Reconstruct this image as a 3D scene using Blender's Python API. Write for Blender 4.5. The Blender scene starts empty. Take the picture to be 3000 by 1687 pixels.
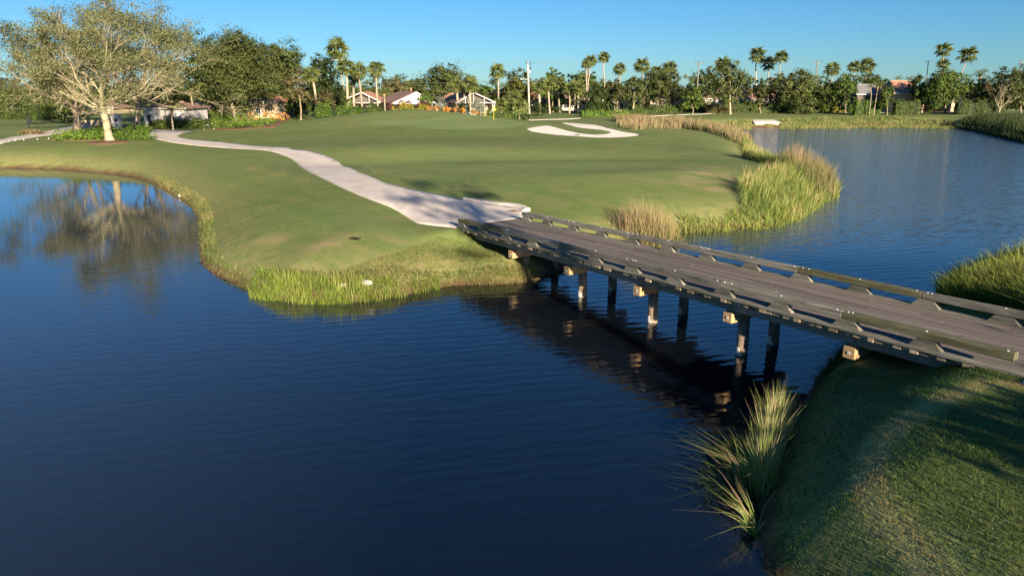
import bpy, math, random
import numpy as np
from mathutils import Vector, Matrix, Euler
from mathutils.geometry import delaunay_2d_cdt
R = math.radians
random.seed(7)
rng = np.random.default_rng(11)
scene = bpy.context.scene
COL = scene.collection

# ------------------------------------------------------------------ camera
CAM_H = 7.7
FPX = 2000.0                     # focal length in pixels of the 3000 px wide photograph
YH = 258.0                       # row of the horizon
PITCH = math.atan((843.5 - YH) / FPX)
cam = bpy.data.cameras.new("camera")
cam.sensor_width = 36.0
cam.lens = 36.0 * FPX / 3000.0
cam.clip_start = 0.1
cam.clip_end = 9000.0
camo = bpy.data.objects.new("camera", cam)
camo.location = (0, 0, CAM_H)
camo.rotation_euler = (math.pi / 2 - PITCH, 0, 0)
COL.objects.link(camo)
scene.camera = camo

# ------------------------------------------------------------------ sky, sun, exposure
SUN_EL = R(16.5)
SUN_AZ = math.atan2(0.40, -0.917)          # compass angle (from +Y towards +X) of the sun
world = bpy.data.worlds.new("World")
scene.world = world
world.use_nodes = True
wn = world.node_tree.nodes
wl = world.node_tree.links
bg = wn["Background"]
# the clear blue of this sky: gain and contrast of each colour channel
GRADE = ((0.225, 1.12), (0.52, 1.0), (0.78, 1.0))
sky = wn.new("ShaderNodeTexSky")
sky.sky_type = 'NISHITA'
sky.sun_disc = False
sky.sun_elevation = SUN_EL
sky.sun_rotation = SUN_AZ
sky.altitude = 0
sky.air_density = 1.0
sky.dust_density = 0.0
sky.ozone_density = 3.0
sepc = wn.new("ShaderNodeSeparateColor")
comb = wn.new("ShaderNodeCombineColor")
wl.new(sky.outputs[0], sepc.inputs[0])
for ch, (gain, power) in enumerate(GRADE):
    pw = wn.new("ShaderNodeMath"); pw.operation = 'POWER'; pw.inputs[1].default_value = power
    ml = wn.new("ShaderNodeMath"); ml.operation = 'MULTIPLY'; ml.inputs[1].default_value = gain
    wl.new(sepc.outputs[ch], pw.inputs[0]); wl.new(pw.outputs[0], ml.inputs[0]); wl.new(ml.outputs[0], comb.inputs[ch])
wl.new(comb.outputs[0], bg.inputs[0])
bg.inputs[1].default_value = 0.060
sun = bpy.data.lights.new("sun", 'SUN')
sun.energy = 5.0
sun.angle = R(0.6)
sun.color = (1.0, 0.83, 0.62)
suno = bpy.data.objects.new("sun", sun)
sd_ = Vector((math.sin(SUN_AZ) * math.cos(SUN_EL), math.cos(SUN_AZ) * math.cos(SUN_EL), math.sin(SUN_EL)))
suno.rotation_euler = sd_.to_track_quat('Z', 'Y').to_euler()
suno.location = (30, -50, 40)
COL.objects.link(suno)
scene.view_settings.view_transform = 'Standard'
scene.view_settings.look = 'None'
scene.view_settings.gamma = 1.0
scene.view_settings.use_curve_mapping = False
scene.view_settings.exposure = 1.42

# ------------------------------------------------------------------ helpers: pixels of the photo to places
_c, _s = math.cos(PITCH), math.sin(PITCH)


def ray(x, y):
    a = (x - 1500) / FPX
    b = (843.5 - y) / FPX
    return np.array([a, _c + b * _s, -_s + b * _c])


def G(x, y, z=0.0):
    d = ray(x, y)
    return np.array([0, 0, CAM_H]) + d * ((z - CAM_H) / d[2])


# ------------------------------------------------------------------ shoreline and terrain
SH = [(0, 492), (152, 495), (266, 503), (380, 516), (455, 541), (527, 581), (562, 606), (579, 632), (587, 662), (586, 693),
      (588, 731), (592, 765), (615, 791), (645, 809), (683, 826), (721, 845), (762, 866), (830, 877), (927, 883), (1034, 883),
      (1120, 873), (1183, 863), (1250, 848), (1324, 837), (1397, 834), (1470, 832), (1535, 826), (1586, 817), (1622, 800), (1668, 785),
      (1725, 765), (1800, 742), (1880, 715), (1954, 693), (1987, 681), (2079, 677), (2153, 670), (2245, 666), (2285, 654), (2338, 629),
      (2393, 592), (2441, 571), (2448, 561), (2430, 548), (2395, 538), (2330, 522), (2280, 508), (2225, 492), (2195, 470), (2200, 448),
      (2190, 425), (2150, 408), (2080, 398), (2000, 391), (1940, 384), (1945, 379), (1990, 378.5), (2100, 377), (2206, 374.5), (2283, 374.5), (2400, 371),
      (2600, 369.5), (2720, 370), (2790, 373), (2847, 380), (2907, 394), (2967, 408), (3000, 415)]
pts = [tuple(G(x, y, 0)[:2]) for x, y in SH]
pts += [(70, 88), (62, 70), (46, 55), (34, 40), (27.5, 31), (23.5, 26.4)]
pts += [tuple(G(x, y, 0)[:2]) for x, y in [(2950, 866), (2850, 872), (2745, 893), (2660, 925), (2560, 985), (2480, 1058), (2416, 1085), (2372, 1164), (2346, 1205),
                                           (2300, 1275), (2267, 1358), (2240, 1468), (2231, 1529), (2238, 1610), (2266, 1687)]]
pts += [(5.0, 7.2), (6.0, 3.0), (5.0, -8), (0, -24), (-22, -36), (-55, -34), (-84, -8), (-92, 30), (-86, 58), (-72, 69), (-60, 70.5)]


def smooth_loop(p, n=3):
    p = np.array(p)
    N = len(p)
    out = []
    for i in range(N):
        p0, p1, p2, p3 = p[i - 1], p[i], p[(i + 1) % N], p[(i + 2) % N]
        for k in range(n):
            t = k / n
            out.append(0.5 * ((2 * p1) + (-p0 + p2) * t + (2 * p0 - 5 * p1 + 4 * p2 - p3) * t * t + (-p0 + 3 * p1 - 3 * p2 + p3) * t ** 3))
    return np.array(out)


SHORE = smooth_loop(pts, 3)


def catm(P, n=4):
    P = np.array(P, float); out = []
    for i in range(len(P) - 1):
        p0 = P[max(i - 1, 0)]; p1 = P[i]; p2 = P[i + 1]; p3 = P[min(i + 2, len(P) - 1)]
        for k in range(n):
            t = k / n
            out.append(0.5 * ((2 * p1) + (-p0 + p2) * t + (2 * p0 - 5 * p1 + 4 * p2 - p3) * t * t + (-p0 + 3 * p1 - 3 * p2 + p3) * t ** 3))
    out.append(P[-1])
    return out



def sdist(X, Y, poly):
    """signed distance, negative inside the polygon"""
    X = np.asarray(X, float); Y = np.asarray(Y, float)
    shp = X.shape
    px = X.ravel(); py = Y.ravel()
    d2 = np.full(px.shape, 1e18)
    ins = np.zeros(px.shape, bool)
    n = len(poly)
    if px.size * n < 60000:
        A = np.asarray(poly, float); Bq = np.roll(A, -1, 0); E_ = Bq - A
        dx = px[:, None] - A[None, :, 0]; dy = py[:, None] - A[None, :, 1]
        t = np.clip((dx * E_[:, 0] + dy * E_[:, 1]) / ((E_ ** 2).sum(1) + 1e-12), 0, 1)
        d = np.sqrt(((dx - t * E_[:, 0]) ** 2 + (dy - t * E_[:, 1]) ** 2).min(1))
        cr = (A[None, :, 1] > py[:, None]) != (Bq[None, :, 1] > py[:, None])
        ey_ = np.where(np.abs(E_[:, 1]) < 1e-12, 1e-12, E_[:, 1])
        xi = E_[:, 0] * dy / ey_ + A[:, 0]
        ins = ((cr & (px[:, None] < xi)).sum(1) % 2) == 1
        return np.where(ins, -d, d).reshape(shp)
    for i in range(n):
        ax, ay = poly[i]; bx, by = poly[(i + 1) % n]
        ex, ey = bx - ax, by - ay
        L = ex * ex + ey * ey + 1e-12
        t = np.clip(((px - ax) * ex + (py - ay) * ey) / L, 0, 1)
        dd = (px - ax - t * ex) ** 2 + (py - ay - t * ey) ** 2
        d2 = np.minimum(d2, dd)
        c = ((ay > py) != (by > py))
        if abs(ey) > 1e-12:
            ins ^= c & (px < (bx - ax) * (py - ay) / (by - ay) + ax)
    d = np.sqrt(d2)
    return np.where(ins, -d, d).reshape(shp)


def sstep(a, b, x):
    t = np.clip((x - a) / (b - a), 0, 1)
    return t * t * (3 - 2 * t)


def gauss(X, Y, cx, cy, rx, ry, rot=0.0):
    c, s = math.cos(rot), math.sin(rot)
    u = (X - cx) * c + (Y - cy) * s
    v = -(X - cx) * s + (Y - cy) * c
    return np.exp(-(u / rx) ** 2 - (v / ry) ** 2)


def wob(X, Y):
    return (np.sin(X * .21 + 1.3) * np.cos(Y * .17 + .4) + .6 * np.sin(X * .43 + Y * .31 + 2.0) + .4 * np.sin(Y * .61 - X * .27))


BK = [(1529, 376.7), (1548, 384.6), (1582, 389.6), (1628, 395), (1684.6, 399.4), (1741.6, 402.8), (1787, 403.3), (1832.6, 401.7), (1866.8, 398.7), (1888.4, 394.9),
      (1878, 390.3), (1832.6, 383.5), (1787, 373.2), (1755, 365.3), (1718.8, 361.9), (1675, 359), (1634.5, 356.8), (1650.5, 364), (1673, 369.8), (1707, 375.5),
      (1764, 381), (1776.8, 384.6), (1768.9, 389), (1741.6, 391.5), (1714, 389), (1673, 381), (1641, 372), (1616, 366.4), (1593.5, 365.3), (1559, 368.7), (1536.6, 373)]


BO = np.array([-.34, 27.7]); BU = np.array([.577, -.8165]); BV = np.array([.8165, .577])
SLOPE = .0244


def terrain(X, Y):
    X = np.asarray(X, float); Y = np.asarray(Y, float)
    sd = sdist(X, Y, SHORE)
    near = sstep(2.0, 6.0, X) * (1 - sstep(20, 24, Y))
    B = 1.72 + 0.62 * near
    w = 2.3 - .90 * near
    land = B * (1 - np.exp(-np.maximum(sd, 0) / w))
    # small undercut lip where the turf meets the water
    land += 0.10 * sstep(0.0, 0.25, sd)
    z = np.where(sd > 0, land, np.maximum(sd * 0.45, -1.6))
    k = sstep(2, 12, sd)
    far = sstep(45, 70, Y)
    z += k * 0.025 * wob(X * 1.1, Y * 1.1) + k * far * 0.07 * wob(X * .6, Y * .45)
    # the raised green and its shoulder, with a swale in front
    z += sstep(1, 14, sd) * (0.95 * gauss(X, Y, -2, 93, 24, 17, .1) + 2.3 * gauss(X, Y, -17, 113, 17, 15, -.05) + .35 * gauss(X, Y, -10, 72, 16, 8, -.4))
    z += sstep(1, 10, sd) * (0.45 * gauss(X, Y, 1, 46, 11, 8, .5) - 0.35 * gauss(X, Y, 6, 60, 16, 5, .25) - .3 * gauss(X, Y, -12, 58, 6, 5, .4))
    z += sstep(1, 10, sd) * (0.25 * gauss(X, Y, -13, 34, 5, 6, 0))
    z += sstep(1, 10, sd) * (.26 * gauss(X, Y, -11, 66, 15, 4.4, -.12) + .26 * gauss(X, Y, 3, 56, 11, 3, .15) - .15 * gauss(X, Y, 5, 50, 10, 3.6, .2)
                             - .22 * gauss(X, Y, -14, 79, 20, 6, .05) + .22 * gauss(X, Y, 12, 49, 7, 3, .5) + .2 * gauss(X, Y, -13, 46, 5, 9, .5) - .18 * gauss(X, Y, -19, 42, 3.5, 8, .35))
    # the banks are built up to the deck at both ends of the bridge
    u = (X - BO[0]) * BU[0] + (Y - BO[1]) * BU[1]
    v = (X - BO[0]) * BV[0] + (Y - BO[1]) * BV[1]
    lat = sstep(-3.2, -.4, v) * (1 - sstep(3.9, 7.0, v))
    zd = 1.665 + SLOPE * u
    k1 = lat * sstep(-10.5, -5.0, u) * (1 - sstep(-4.0, -1.0, u))
    k2 = lat * (1 - sstep(22, 28, u)) * sstep(15.0, 18.2, u)
    under = lat * sstep(-3.6, -2.2, u) * (1 - sstep(15.5, 18, u))
    z = z * (1 - k1) + (zd - .01) * k1
    z = z * (1 - k2) + (zd - .01) * k2
    lowz = .85 + SLOPE * u
    z = np.where(z > lowz, z * (1 - under) + lowz * under, z)
    return z


def tz(x, y):
    return float(terrain(np.array([x]), np.array([y]))[0])


def hit(x, y, z0=1.7):
    """where the sight line through a pixel meets the ground"""
    z = z0
    for _ in range(14):
        p = G(x, y, z)
        z = .5 * z + .5 * tz(p[0], p[1])
    p = G(x, y, z)
    return Vector((p[0], p[1], tz(p[0], p[1])))


def ztop(x, y, Y):
    """height at which the sight line through a pixel passes distance Y"""
    d = ray(x, y)
    return CAM_H + d[2] * Y / d[1]


def atx(x, Y, y=300):
    d = ray(x, y)
    return d[0] * Y / d[1]


# ------------------------------------------------------------------ object helpers
def mesh_np(name, V, F, mat=None, smooth=False, attrs=None, mats=None, midx=None):
    """V (n,3), F (m,k) with k 3 or 4 (all alike)"""
    V = np.asarray(V, np.float32); F = np.asarray(F, np.int32)
    me = bpy.data.meshes.new(name)
    me.vertices.add(len(V)); me.vertices.foreach_set("co", V.ravel())
    k = F.shape[1]
    me.loops.add(F.size); me.loops.foreach_set("vertex_index", F.ravel())
    me.polygons.add(len(F))
    me.polygons.foreach_set("loop_start", np.arange(0, F.size, k, dtype=np.int32))
    if midx is not None:
        me.polygons.foreach_set("material_index", np.asarray(midx, np.int32))
    me.update(calc_edges=True)
    if smooth:
        me.polygons.foreach_set("use_smooth", np.ones(len(F), bool))
    if attrs:
        for an, (dom, arr) in attrs.items():
            a = me.attributes.new(an, 'FLOAT', dom)
            a.data.foreach_set("value", np.asarray(arr, np.float32))
    if mats:
        for m in mats: me.materials.append(m)
    elif mat:
        me.materials.append(mat)
    return me


def link(name, me, parent=None, loc=None, rot=None, kind=None):
    o = bpy.data.objects.new(name, me)
    COL.objects.link(o)
    if parent is not None: o.parent = parent
    if loc is not None: o.location = loc
    if rot is not None: o.rotation_euler = rot
    if kind: o['kind'] = kind
    return o


def tag(o, label, cat, group=None, kind=None):
    o['label'] = label; o['category'] = cat
    if group: o['group'] = group
    if kind: o['kind'] = kind
    return o


def empty(name, loc, label, cat, group=None, rz=0.0):
    o = bpy.data.objects.new(name, None)
    o.empty_display_size = .3
    o.location = loc; o.rotation_euler = (0, 0, rz)
    COL.objects.link(o)
    return tag(o, label, cat, group)


class MB:
    def __init__(s):
        s.v = []; s.f = []

    def box(s, x0, x1, y0, y1, z0, z1):
        b = len(s.v)
        s.v += [(x0, y0, z0), (x1, y0, z0), (x1, y1, z0), (x0, y1, z0), (x0, y0, z1), (x1, y0, z1), (x1, y1, z1), (x0, y1, z1)]
        s.f += [(b, b + 3, b + 2, b + 1), (b + 4, b + 5, b + 6, b + 7), (b, b + 1, b + 5, b + 4), (b + 1, b + 2, b + 6, b + 5), (b + 2, b + 3, b + 7, b + 6), (b + 3, b, b + 4, b + 7)]
        return s

    def poly(s, pts, faces):
        b = len(s.v)
        s.v += [tuple(p) for p in pts]
        s.f += [tuple(b + i for i in f) for f in faces]
        return s

    def prism(s, prof, y0, y1):
        """profile in x,z swept along y"""
        n = len(prof); b = len(s.v)
        s.v += [(x, y0, z) for x, z in prof] + [(x, y1, z) for x, z in prof]
        s.f += [tuple(b + i for i in range(n)), tuple(b + 2 * n - 1 - i for i in range(n))]
        s.f += [(b + i, b + n + i, b + n + (i + 1) % n, b + (i + 1) % n) for i in range(n)]
        return s

    def tube(s, P, rad, n=6, caps=True):
        P = [Vector(p) for p in P]
        if not hasattr(rad, '__len__'): rad = [rad] * len(P)
        b = len(s.v)
        for i, p in enumerate(P):
            t = (P[min(i + 1, len(P) - 1)] - P[max(i - 1, 0)])
            t = t.normalized() if t.length > 1e-9 else Vector((0, 0, 1))
            a = t.cross(Vector((0.13, 0.97, 0.2)));
            if a.length < .1: a = t.cross(Vector((1, 0, 0)))
            a.normalize(); c = t.cross(a)
            for k in range(n):
                q = 2 * math.pi * k / n
                s.v.append(tuple(p + (a * math.cos(q) + c * math.sin(q)) * rad[i]))
        for i in range(len(P) - 1):
            for k in range(n):
                s.f.append((b + i * n + k, b + i * n + (k + 1) % n, b + (i + 1) * n + (k + 1) % n, b + (i + 1) * n + k))
        if caps:
            s.f.append(tuple(b + k for k in range(n))[::-1])
            s.f.append(tuple(b + (len(P) - 1) * n + k for k in range(n)))
        return s

    def mesh(s, name, mat, smooth=False, bevel=0.0):
        me = bpy.data.meshes.new(name)
        me.from_pydata(s.v, [], s.f)
        if smooth:
            for p in me.polygons: p.use_smooth = True
        if mat: me.materials.append(mat)
        if bevel:
            import bmesh
            bm = bmesh.new(); bm.from_mesh(me)
            bmesh.ops.bevel(bm, geom=bm.edges[:], offset=bevel, segments=1, affect='EDGES')
            bm.to_mesh(me); bm.free()
        me.update()
        return me

    def build(s, name, mat, parent=None, smooth=False, bevel=0.0, loc=None, rot=None, kind=None):
        return link(name, s.mesh(name, mat, smooth, bevel), parent, loc, rot, kind)


# ------------------------------------------------------------------ materials
def new_mat(name):
    m = bpy.data.materials.new(name); m.use_nodes = True
    nt = m.node_tree
    return m, nt, nt.nodes["Principled BSDF"]


def N(nt, t, **kw):
    n = nt.nodes.new(t)
    for k, v in kw.items():
        if k == 'inp':
            for a, b in v.items(): n.inputs[a].default_value = b
        else: setattr(n, k, v)
    return n


def rampnode(nt, stops):
    r = N(nt, "ShaderNodeValToRGB")
    e = r.color_ramp.elements
    while len(e) < len(stops): e.new(0.5)
    for i, (p, c) in enumerate(stops):
        e[i].position = p; e[i].color = (*c, 1) if len(c) == 3 else c
    return r


def mat_noise(name, c1, c2, scale=4.0, rough=.8, coord='Object', stretch=(1, 1, 1), bump=.0, c3=None, spec=.25, per_obj=0.0, detail=5.0, bscale=None, metallic=0.0):
    m, nt, p = new_mat(name)
    tc = N(nt, "ShaderNodeTexCoord")
    mp = N(nt, "ShaderNodeMapping"); mp.inputs['Scale'].default_value = stretch
    if per_obj:
        oi = N(nt, "ShaderNodeObjectInfo")
        cm = N(nt, "ShaderNodeCombineXYZ")
        ml = N(nt, "ShaderNodeMath", operation='MULTIPLY'); ml.inputs[1].default_value = 37.0
        nt.links.new(oi.outputs['Random'], ml.inputs[0])
        nt.links.new(ml.outputs[0], cm.inputs[0]); nt.links.new(ml.outputs[0], cm.inputs[1]); nt.links.new(ml.outputs[0], cm.inputs[2])
        nt.links.new(cm.outputs[0], mp.inputs['Location'])
    nt.links.new(tc.outputs[coord], mp.inputs[0])
    no = N(nt, "ShaderNodeTexNoise", inp={'Scale': scale, 'Detail': detail, 'Roughness': .62})
    nt.links.new(mp.outputs[0], no.inputs[0])
    st = [(.32, c1), (.68, c2)] if c3 is None else [(.28, c1), (.5, c2), (.72, c3)]
    r = rampnode(nt, st)
    nt.links.new(no.outputs[0], r.inputs[0])
    out = r.outputs[0]
    if per_obj:
        mr = N(nt, "ShaderNodeMapRange", inp={3: 1 - per_obj, 4: 1 + per_obj})
        nt.links.new(oi.outputs['Random'], mr.inputs[0])
        mx = N(nt, "ShaderNodeMixRGB", blend_type='MULTIPLY'); mx.inputs[0].default_value = 1
        nt.links.new(out, mx.inputs[1]); nt.links.new(mr.outputs[0], mx.inputs[2])
        out = mx.outputs[0]
    nt.links.new(out, p.inputs['Base Color'])
    p.inputs['Roughness'].default_value = rough
    p.inputs['Specular IOR Level'].default_value = spec
    p.inputs['Metallic'].default_value = metallic
    if bump:
        n2 = N(nt, "ShaderNodeTexNoise", inp={'Scale': bscale or scale * 2.5, 'Detail': 4})
        nt.links.new(mp.outputs[0], n2.inputs[0])
        b = N(nt, "ShaderNodeBump", inp={'Strength': bump, 'Distance': .02})
        nt.links.new(n2.outputs[0], b.inputs['Height'])
        nt.links.new(b.outputs[0], p.inputs['Normal'])
    return m


def mat_leaf(name, c_dark, c_light, transl=.25, rough=.6, c_alt=None):
    """leaf material; the attribute 'tone' (0..1 per leaf) and a slow noise vary the colour"""
    m, nt, p = new_mat(name)
    at = N(nt, "ShaderNodeAttribute", attribute_name='tone')
    oi = N(nt, "ShaderNodeObjectInfo")
    r = rampnode(nt, [(0.0, c_dark), (1.0, c_light)] if c_alt is None else [(0.0, c_dark), (.7, c_light), (1.0, c_alt)])
    nt.links.new(at.outputs['Fac'], r.inputs[0])
    hs = N(nt, "ShaderNodeHueSaturation")
    mr = N(nt, "ShaderNodeMapRange", inp={3: .78, 4: 1.2}); nt.links.new(oi.outputs['Random'], mr.inputs[0])
    nt.links.new(mr.outputs[0], hs.inputs['Value'])
    nt.links.new(r.outputs[0], hs.inputs['Color'])
    nt.links.new(hs.outputs[0], p.inputs['Base Color'])
    p.inputs['Roughness'].default_value = rough
    p.inputs['Specular IOR Level'].default_value = .25
    tr = N(nt, "ShaderNodeBsdfTranslucent")
    nt.links.new(hs.outputs[0], tr.inputs[0])
    mx = N(nt, "ShaderNodeMixShader"); mx.inputs[0].default_value = transl
    nt.links.new(p.outputs[0], mx.inputs[1]); nt.links.new(tr.outputs[0], mx.inputs[2])
    nt.links.new(mx.outputs[0], nt.nodes["Material Output"].inputs[0])
    return m


M = {}
M['oak_leaf'] = mat_leaf('oak_leaf', (.042, .062, .016), (.125, .150, .040))
M['oak_grey_leaf'] = mat_leaf('oak_grey_leaf', (.075, .09, .036), (.205, .215, .088))
M['green_leaf'] = mat_leaf('green_leaf', (.040, .070, .013), (.135, .19, .035))
M['bright_leaf'] = mat_leaf('bright_leaf', (.055, .11, .012), (.19, .31, .035))
M['dark_leaf'] = mat_leaf('dark_leaf', (.018, .034, .009), (.06, .085, .02))
M['brown_leaf'] = mat_leaf('brown_leaf', (.07, .06, .025), (.19, .16, .07))
M['yellow_leaf'] = mat_leaf('yellow_leaf', (.14, .15, .015), (.50, .42, .03))
M['orange_leaf'] = mat_leaf('orange_leaf', (.30, .13, .02), (.75, .38, .07), c_alt=(.75, .22, .10))
M['maroon_leaf'] = mat_leaf('maroon_leaf', (.05, .012, .012), (.14, .04, .03))
M['silver_leaf'] = mat_leaf('silver_leaf', (.15, .17, .12), (.38, .40, .31))
M['palm_leaf'] = mat_leaf('palm_leaf', (.050, .080, .020), (.16, .19, .055), transl=.2)
M['conifer_leaf'] = mat_leaf('conifer_leaf', (.028, .045, .010), (.16, .17, .03))
M['reed_green'] = mat_leaf('reed_green', (.10, .17, .02), (.30, .38, .06), transl=.3, c_alt=(.42, .36, .16))
M['reed_mixed'] = mat_leaf('reed_mixed', (.06, .11, .02), (.24, .28, .07), transl=.3, c_alt=(.45, .34, .17))
M['reed_dry'] = mat_leaf('reed_dry', (.08, .10, .03), (.27, .22, .10), transl=.25, c_alt=(.36, .25, .16))
M['reed_near'] = mat_leaf('reed_near', (.10, .17, .035), (.30, .38, .09), transl=.3, c_alt=(.55, .38, .26))
M['reed_dark'] = mat_leaf('reed_dark', (.02, .045, .01), (.07, .10, .03), transl=.2)
M['turf_blade'] = mat_leaf('turf_blade', (.045, .10, .018), (.12, .19, .04), transl=.3, c_alt=(.32, .25, .12))
M['straw_blade'] = mat_leaf('straw_blade', (.10, .15, .03), (.26, .25, .09), transl=.3, c_alt=(.42, .33, .17))
M['bark_pale'] = mat_noise('bark_pale', (.24, .21, .13), (.42, .37, .245), 3, .9, stretch=(1, 1, .4), bump=.5)
M['bark_oak'] = mat_noise('bark_oak', (.16, .13, .09), (.34, .28, .19), 3, .9, stretch=(1, 1, .4), bump=.5)
M['bark_palm'] = mat_noise('bark_palm', (.27, .22, .16), (.42, .35, .26), 2.0, .9, stretch=(1, 1, 3), bump=.4, per_obj=.15)
M['palm_boot'] = mat_noise('palm_boot', (.30, .17, .08), (.50, .32, .16), 5, .9, bump=.4)
M['wood_deck'] = mat_noise('wood_deck', (.125, .106, .092), (.175, .15, .13), 2.0, .85, stretch=(.7, 14, 14), bump=.35, spec=.1, c3=(.225, .20, .18), per_obj=.26)
M['wood_rail'] = mat_noise('wood_rail', (.07, .068, .053), (.165, .158, .13), 1.6, .85, stretch=(.8, 6, 9), bump=.5, c3=(.27, .26, .225), per_obj=.25, spec=.1)
M['wood_moss'] = mat_noise('wood_moss', (.05, .05, .035), (.12, .12, .065), 1.6, .9, stretch=(.8, 6, 9), bump=.5, c3=(.20, .20, .14), per_obj=.15, spec=.1)
M['wood_beam'] = mat_noise('wood_beam', (.16, .14, .11), (.26, .235, .20), 1.2, .85, stretch=(.6, 5, 11), bump=.4, spec=.1, c3=(.34, .31, .27), per_obj=.15)
M['wood_end'] = mat_noise('wood_end', (.20, .16, .10), (.34, .28, .18), 4, .85, stretch=(1, 3, 3), bump=.4, per_obj=.35)
M['wood_cap'] = mat_noise('wood_cap', (.36, .24, .12), (.55, .39, .20), 2, .85, stretch=(6, 1, 6), bump=.4, per_obj=.1)
M['wood_pile'] = mat_noise('wood_pile', (.12, .09, .06), (.30, .25, .19), 3.5, .9, stretch=(1, 1, .4), bump=.6)
M['barnacle'] = mat_noise('barnacle', (.45, .42, .35), (.75, .72, .66), 12, .9, bump=.8)
M['steel'] = mat_noise('steel', (.6, .6, .6), (.8, .8, .8), 5, .45, metallic=.4)
M['concrete'] = mat_noise('concrete', (.45, .395, .335), (.57, .51, .45), .6, .9, coord='Object', bump=.15, bscale=20, c3=(.60, .54, .48), detail=9.0)
M['concrete_old'] = mat_noise('concrete_old', (.42, .38, .31), (.58, .54, .46), 1.5, .9, bump=.2)
M['sand'] = mat_noise('sand', (.74, .67, .56), (.84, .77, .67), .8, .95, bump=.5, bscale=6)
M['white_paint'] = mat_noise('white_paint', (.52, .51, .49), (.60, .59, .57), 3, .6)
M['cream_wall'] = mat_noise('cream_wall', (.40, .32, .22), (.47, .385, .275), .6, .9, bump=.1)
M['white_wall'] = mat_noise('white_wall', (.50, .47, .44), (.57, .54, .51), .8, .9, bump=.1)
M['grey_wall'] = mat_noise('grey_wall', (.36, .33, .29), (.42, .39, .35), .8, .9)
M['roof_red'] = mat_noise('roof_red', (.26, .12, .075), (.40, .20, .13), 2.2, .85, bump=.5, bscale=4, c3=(.50, .29, .20))
M['roof_brown'] = mat_noise('roof_brown', (.20, .12, .09), (.32, .20, .15), 2.2, .85, bump=.5, bscale=4)
M['roof_grey'] = mat_noise('roof_grey', (.17, .165, .16), (.24, .235, .23), 2.2, .85, bump=.5, bscale=4)
M['screen'] = mat_noise('screen', (.10, .085, .07), (.14, .12, .10), 1.5, .8)
M['dark_metal'] = mat_noise('dark_metal', (.02, .025, .03), (.035, .04, .045), 5, .5)
M['pole_wood'] = mat_noise('pole_wood', (.13, .12, .09), (.24, .22, .17), 3, .9, stretch=(1, 1, .3))
M['wire'] = mat_noise('wire', (.16, .16, .17), (.22, .22, .23), 3, .6)
M['rock'] = mat_noise('rock', (.30, .27, .23), (.50, .47, .42), 5, .9, bump=.8)
M['soil'] = mat_noise('soil', (.10, .06, .04), (.20, .12, .08), 6, .95, bump=.6)
M['mulch'] = mat_noise('mulch', (.12, .06, .035), (.24, .13, .08), 3, .95, bump=.8)
M['yellow_flag'] = mat_noise('yellow_flag', (.80, .66, .02), (.88, .74, .05), 3, .7)
M['black'] = mat_noise('black', (.01, .01, .01), (.02, .02, .02), 3, .6)

mg, nt, p = new_mat('window_glass')
p.inputs['Base Color'].default_value = (.03, .04, .05, 1); p.inputs['Roughness'].default_value = .12
M['glass'] = mg

# water: near-black body, clear reflections, wind ripples of several lengths
mw, nt, p = new_mat('water')
tc = N(nt, "ShaderNodeNewGeometry")


def wavetex(scale, ang, dist, dsc, strx=1.0, detail=2.0):
    mp = N(nt, "ShaderNodeMapping"); mp.inputs['Rotation'].default_value = (0, 0, R(ang)); mp.inputs['Scale'].default_value = (strx, 1, 1)
    nt.links.new(tc.outputs['Position'], mp.inputs[0])
    w = N(nt, "ShaderNodeTexWave", wave_type='BANDS', bands_direction='Y', inp={'Scale': scale, 'Distortion': dist, 'Detail': detail, 'Detail Scale': dsc, 'Detail Roughness': .6})
    nt.links.new(mp.outputs[0], w.inputs[0])
    return w.outputs['Fac']


def noisetex(scale, ang, stretch, detail=3):
    mp = N(nt, "ShaderNodeMapping"); mp.inputs['Rotation'].default_value = (0, 0, R(ang)); mp.inputs['Scale'].default_value = (stretch, 1, 1)
    nt.links.new(tc.outputs['Position'], mp.inputs[0])
    w = N(nt, "ShaderNodeTexNoise", inp={'Scale': scale, 'Detail': detail, 'Roughness': .55})
    nt.links.new(mp.outputs[0], w.inputs[0])
    return w.outputs[0]


def madd(a, b, f):
    m_ = N(nt, "ShaderNodeMath", operation='MULTIPLY_ADD'); m_.inputs[1].default_value = f
    nt.links.new(b, m_.inputs[0])
    if a is None: m_.inputs[2].default_value = 0
    else: nt.links.new(a, m_.inputs[2])
    return m_.outputs[0]


h = madd(None, wavetex(.62, -20, 7.0, 1.2, .55), .55)
h = madd(h, wavetex(1.15, -34, 6.0, 1.5, .5), .28)
h = madd(h, noisetex(3.2, -24, .32), .9)
h = madd(h, noisetex(9.0, -10, .4), .22)
# calm towards the upper left pond, livelier on the right hand lake
sx = N(nt, "ShaderNodeSeparateXYZ"); nt.links.new(tc.outputs['Position'], sx.inputs[0])
mr = N(nt, "ShaderNodeMapRange", inp={1: -24.0, 2: 6.0, 3: .08, 4: .55}); nt.links.new(sx.outputs[0], mr.inputs[0])
ct = noisetex(.05, 30, .5, 2)
mr2 = N(nt, "ShaderNodeMapRange", inp={1: .35, 2: .62, 3: .45, 4: 1.0}); nt.links.new(ct, mr2.inputs[0])
mm = N(nt, "ShaderNodeMath", operation='MULTIPLY'); nt.links.new(mr.outputs[0], mm.inputs[0]); nt.links.new(mr2.outputs[0], mm.inputs[1])
bp = N(nt, "ShaderNodeBump", inp={'Distance': .016})
WM = mm
nt.links.new(h, bp.inputs['Height'])
nt.links.new(bp.outputs[0], p.inputs['Normal'])
p.inputs['IOR'].default_value = 1.62
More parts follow.
